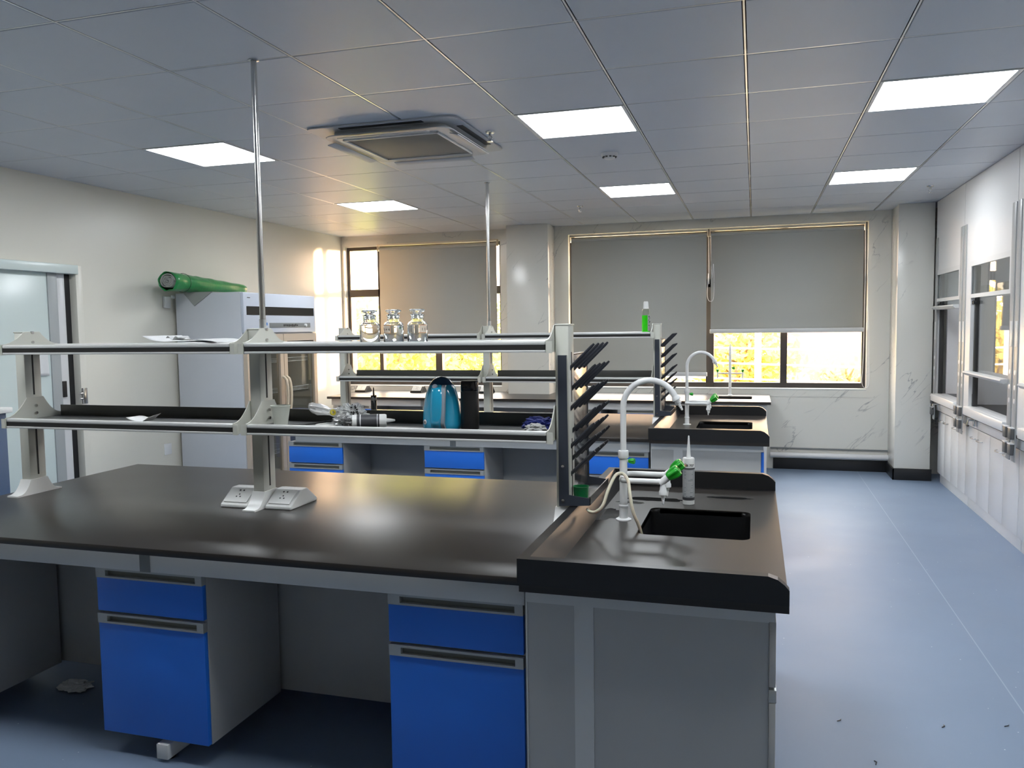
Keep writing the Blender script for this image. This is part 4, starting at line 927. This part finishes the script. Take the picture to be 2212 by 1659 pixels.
# corridor beyond: nothing visible; plug behind the fridge
tag(G().box(XL, XL+.03, 5.86, 5.93, 1.76, 1.86, b=.006).box(XL+.03, XL+.045, 5.93, 5.965, 1.845, 1.87, b=.003).build('wall_socket', M['plastic']), 'white wall socket with plug just left of the fridge top', 'wall socket')

# ================================================================== FUME HOODS on the right
def hood(y0, y1, ya, yb, sash, label, tap_y=None, nearcol=True):
    t = thing('fume_hood', label, 'fume hood', (1.95, (y0+y1)/2, 0), 'white fume hoods along the right wall')
    X = 1.65; XD = 2.38
    G().box(X+.09, XD, y0+.002, y1-.002, 0, .095).build('plinth', M['hood'], t, smooth=0)
    G().box(X+.075, X+.09, y0+.002, y1-.002, 0, .09, b=.002).build('plinth_rail', M['hood'], t)
    G().box(X+.07, XD, y0+.002, y1-.002, .096, .70, b=.002).build('base_cabinet', M['hood'], t)
    nd = 4; w_ = (y1-y0)/nd
    for k in range(nd):
        d = G().box(X+.05, X+.069, y0+k*w_+.003, y0+(k+1)*w_-.003, .10, .69, b=.002).build('door', M['hood'], t)
        s = 1 if k % 2 == 0 else -1; yh = y0+(k+1)*w_-.035 if s == 1 else y0+k*w_+.035
        ya_, yb_ = (yh-.12, yh) if s == 1 else (yh, yh+.12)
        G().tube(catmull([(X+.05, ya_, .615), (X+.03, ya_+.012, .612), (X+.024, (ya_+yb_)/2, .61), (X+.03, yb_-.012, .612), (X+.05, yb_, .615)], 5), .0045, 8).build('handle', M['steel'], d)
    G().box(X+.03, X+.06, y0+.002, y1-.002, .705, .80, b=.002).build('service_panel', M['hood'], t)
    G().box(X-.035, X+.10, ya-.015, yb+.015, .80, .868, b=.006).build('sill', M['hood'], t)
    G().box(X+.02, XD, y0+.002, y1-.002, .772, .80).box(X+.10, XD, y0+.03, y1-.03, .80, .862, b=.002).build('worksurface', M['epoxy'], t, smooth=0)
    # front wall with opening, chamber shell
    G().plate(rect(y0+.002, y1-.002, .802, ZC-.004), [rect(ya, yb, .869, 2.0)], X, X+.025, 'x').build('front_panel', M['hood'], t, smooth=0)
    g = G().box(XD-.02, XD, y0+.002, y1-.002, .80, ZC-.004).box(X+.10, XD-.02, y0+.003, y0+.04, .863, 2.2).box(X+.10, XD-.02, y1-.04, y1-.003, .863, 2.2).box(X+.10, XD-.02, y0+.04, y1-.04, 2.18, 2.2)
    g.build('chamber_liner', M['hoodin'], t, smooth=0)
    G().box(XD-.35, XD-.25, y0+.2, y1-.2, 2.16, 2.179).build('added_chamber_fill', M['hoodfill'], t, smooth=0)  # unseen glowing strip, added to brighten the inside of the hood
    G().plate(rect(ya-.025, yb+.025, 1.735, 2.025), [rect(ya+.02, yb-.02, 1.765, 1.985)], X-.006, X-.0005, 'x').build('upper_window_frame', M['frame_w'], t, smooth=0)
    G().box(X+.006, X+.011, ya, yb, 1.75, 2.0).build('upper_glass', M['hoodglass'], t, smooth=0)
    for y in (ya+.004, yb-.034): G().box(X+.026, X+.06, y, y+.03, .87, 1.99, b=.002).build('sash_rail', M['hoodb'], t)
    s = G().box(X+.040, X+.045, ya+.02, yb-.02, sash+.02, sash+.70).build('sash_glass', M['hoodglass'], t, smooth=0)
    g = G(); g.plate([(X-.045, sash+.028), (X-.05, sash+.018), (X-.03, sash-.002), (X+.05, sash-.004), (X+.05, sash+.02), (X-.0, sash+.032)], [], ya+.006, yb-.006, 'y'); g.build('sash_handle', M['shelf'], t)
    for y in (yb-.019,):
        g = G(); 
        for dy_ in (-.022, .022): g.lathe((X+.02, y+dy_, 1.70), [(0, -.012), (.014, -.012), (.014, .012), (0, .012)], 16, axis=(1, 0, 0))
        g.build('sash_stop', M['hoodb'], t)
    # side column strips, rocker switches, outlets
    for yc, w2 in (((y0+.055), .04), ((y1-.055), .04)):
        G().box(X-.007, X-.0005, yc-w2, yc+w2, .62, 2.335, b=.001).build('column_strip', M['hoodg'], t)
        if yc > y0+.1: pass
        g = G()
        for z in (1.02, 1.11, 1.21): g.lathe((X-.007, yc, z), [(0, .003), (.016, .002), (.018, 0)], 20, axis=(-1, 0, 0))
        g.build('button', M['hood'], t)
        G().box(X-.0085, X-.007, yc-w2*.7, yc+w2*.5, 1.38, 1.55, b=.0005).build('control_plate', M['frame_w'], t)
        for z in (.70, .805):
            o = G().box(X-.032, X-.0075, yc-.032, yc+.032, z-.036, z+.036, b=.004).build('outlet_cover', M['socketg'], t)
            G().box(X-.034, X-.006, yc-.034, yc+.034, z+.036, z+.044, b=.002).build('hinge', M['frame_w'], o)
    if tap_y:
        v = G().box(X+.006, X+.03, tap_y-.02, tap_y+.02, .725, .79, b=.003).build('valve', M['steel'], t)
        g = G().cyl((X+.006, tap_y, .772), (X-.03, tap_y, .772), .008, n=12); g.tube([(X-.028, tap_y, .772), (X-.034, tap_y, .74), (X-.034, tap_y, .725)], .006, 8); g.build('valve_spout', M['steel'], v)
        G().cyl((X-.034, tap_y-.018, .73), (X-.034, tap_y+.028, .73), .007, n=10).build('valve_lever', M['mblack'], v)
hood(7.527, 8.60, 7.64, 8.53, 1.665, 'white fume hood farthest along the right wall, sash raised', tap_y=8.45)
hood(6.106, 7.523, 6.215, 7.27, 1.125, 'white fume hood second from the far end, sash pulled low with aluminium handle', tap_y=7.12)
hood(4.685, 6.102, 4.795, 5.85, 1.125, 'white fume hood at the right edge of the picture, mostly out of view')

# ================================================================== small floor litter, plastic scrap under bench
lit = random.Random(4)
for k, (px_, py_) in enumerate(((.70, 3.35), (.93, 3.42), (.42, 3.0), (.32, 3.3), (.72, 2.85))):
    a = lit.random()*PI; tag(G().tube([(px_, py_, .002), (px_+.015*math.cos(a), py_+.015*math.sin(a), .004), (px_+.025*math.cos(a+.4), py_+.025*math.sin(a+.4), .002)], .0018, 6).build('debris_scrap', M['mblack']), 'tiny dark scrap on the right aisle floor, '+('beyond the others', 'rightmost of the scraps', 'second nearest the viewer', 'third from the near bench end', 'nearest the viewer')[k], 'scrap', 'dark scraps on the aisle floor')
t = blob('plastic_wrap', (-2.85, 2.76, .012), (.07, .05, .014), M['bag'], 3.3, .5, 3, 4, None, .001); tag(t, 'crumpled clear plastic wrap on the floor beneath the nearest bench', 'plastic wrap')

# ================================================================== OUTSIDE
struct(G().box(-40, 40, YF+.4, 80, -6.1, -6).build('ground', M['ground'], smooth=0))
def tree(x, y, zc, r, h, lm, n, label, seed):
    R = random.Random(seed); t = thing('tree', label, 'tree', (x, y, -6), 'trees outside the windows')
    g = G().tube(catmull([(x, y, -6), (x+.1, y, -3), (x-.1, y+.1, zc-h*.4), (x, y, zc+h*.3)], 5), [.16*(1-.035*k) for k in range(16)], 10)
    for k in range(9):
        a = R.random()*2*PI; z = zc-h*.6+R.random()*h*.8; g.tube([(x, y, z), (x+.5*r*math.cos(a), y+.5*r*math.sin(a), z+.35), (x+.85*r*math.cos(a), y+.85*r*math.sin(a), z+.5)], [.05, .03, .012], 6)
    g.build('trunk', M['bark'], t)
    g = G(); clumps = [(R.gauss(0, .5)*r, R.gauss(0, .5)*r, R.gauss(0, .45)*h) for _ in range(40)]
    for k in range(n):
        c = clumps[R.randrange(40)]; p = Vector((x+c[0]+R.gauss(0, .26), y+c[1]+R.gauss(0, .26), zc+c[2]+R.gauss(0, .2)))
        u = Vector((R.gauss(0, 1), R.gauss(0, 1), R.gauss(0, 1))).normalized(); v = u.orthogonal().normalized(); s = R.uniform(.05, .10)
        vs = [g.bm.verts.new(p+q) for q in (u*s, v*s*.5+u*s*.1, -u*s, -v*s*.5+u*s*.1)]; g.bm.faces.new(vs)
    g.build('foliage', lm, t, smooth=0)
tree(-6.3, 13.6, .9, 1.1, 1.0, M['leaf'], 3600, 'yellow green tree outside the left window, seen under its blind', 1)
tree(-6.6, 18.0, 1.0, 1.4, 1.1, M['leaf'], 4000, 'leafy sunlit tree outside the left window, right of the other', 2)
tree(-11.0, 20.5, 1.2, 1.2, 1.3, M['leaf'], 3000, 'sparse pale tree outside the far left window strip', 3)
tree(-.35, 15.0, .8, .9, 1.1, M['leaf2'], 3800, 'autumn yellow tree outside the wide window behind the taps', 4)
tree(1.75, 17.5, .1, .5, .35, M['leaf'], 1200, 'small pale bush top outside the right pane of wide window', 5)
tag(G().box(15, 30, 24, 30, -6, 8).build('added_sun_blocker', M['bwall'], smooth=0), 'pale unseen block added to keep the sun off the wide window', 'building')  # out-of-view box added to block sun through the wide window
t = thing('building', 'low building with brown roof outside the right pane of the wide window', 'building', (4.5, 24, -6))
G().box(1.0, 9, 22, 28, -6, .3).build('building_wall', M['bwall'], t, smooth=0)
g = G().plate([(21.6, .3), (28.4, .3), (25, 1.35)], [], .8, 9.2, 'x'); g.build('roof', M['roofm'], t, smooth=0)
t = thing('railing', 'white horizontal railing bars outside the wide window', 'railing', (.3, 12.6, -6))
g = G()
for z in (.72, .95, 1.18): g.tube([(-1.5, 12.6, z+.05), (3.2, 12.6, z-.1)], .014, 6)
g.build('rail_bar', M['white'], t)
for x in (.05, 2.9): G().cyl((x, 12.6, -6), (x, 12.6, 1.9 if x < 1 else 1.2), .05, n=12).build('rail_post', M['white'], t)
t = thing('apartment_building', 'pale tall building outside the far left window strip', 'building', (-13, 26, -6))
G().box(-17, -11.2, 24, 30, -6, 9).build('building_wall', M['bwall'], t, smooth=0)
for k in range(3):
    for q in range(2): G().box(-16+q*2.2, -15+q*2.2, 23.97, 24, k*2.6-.5, k*2.6+.8).build('building_window', M['greyd'], t, smooth=0)

for o in COL.objects:
    if '_o' in o: del o['_o']
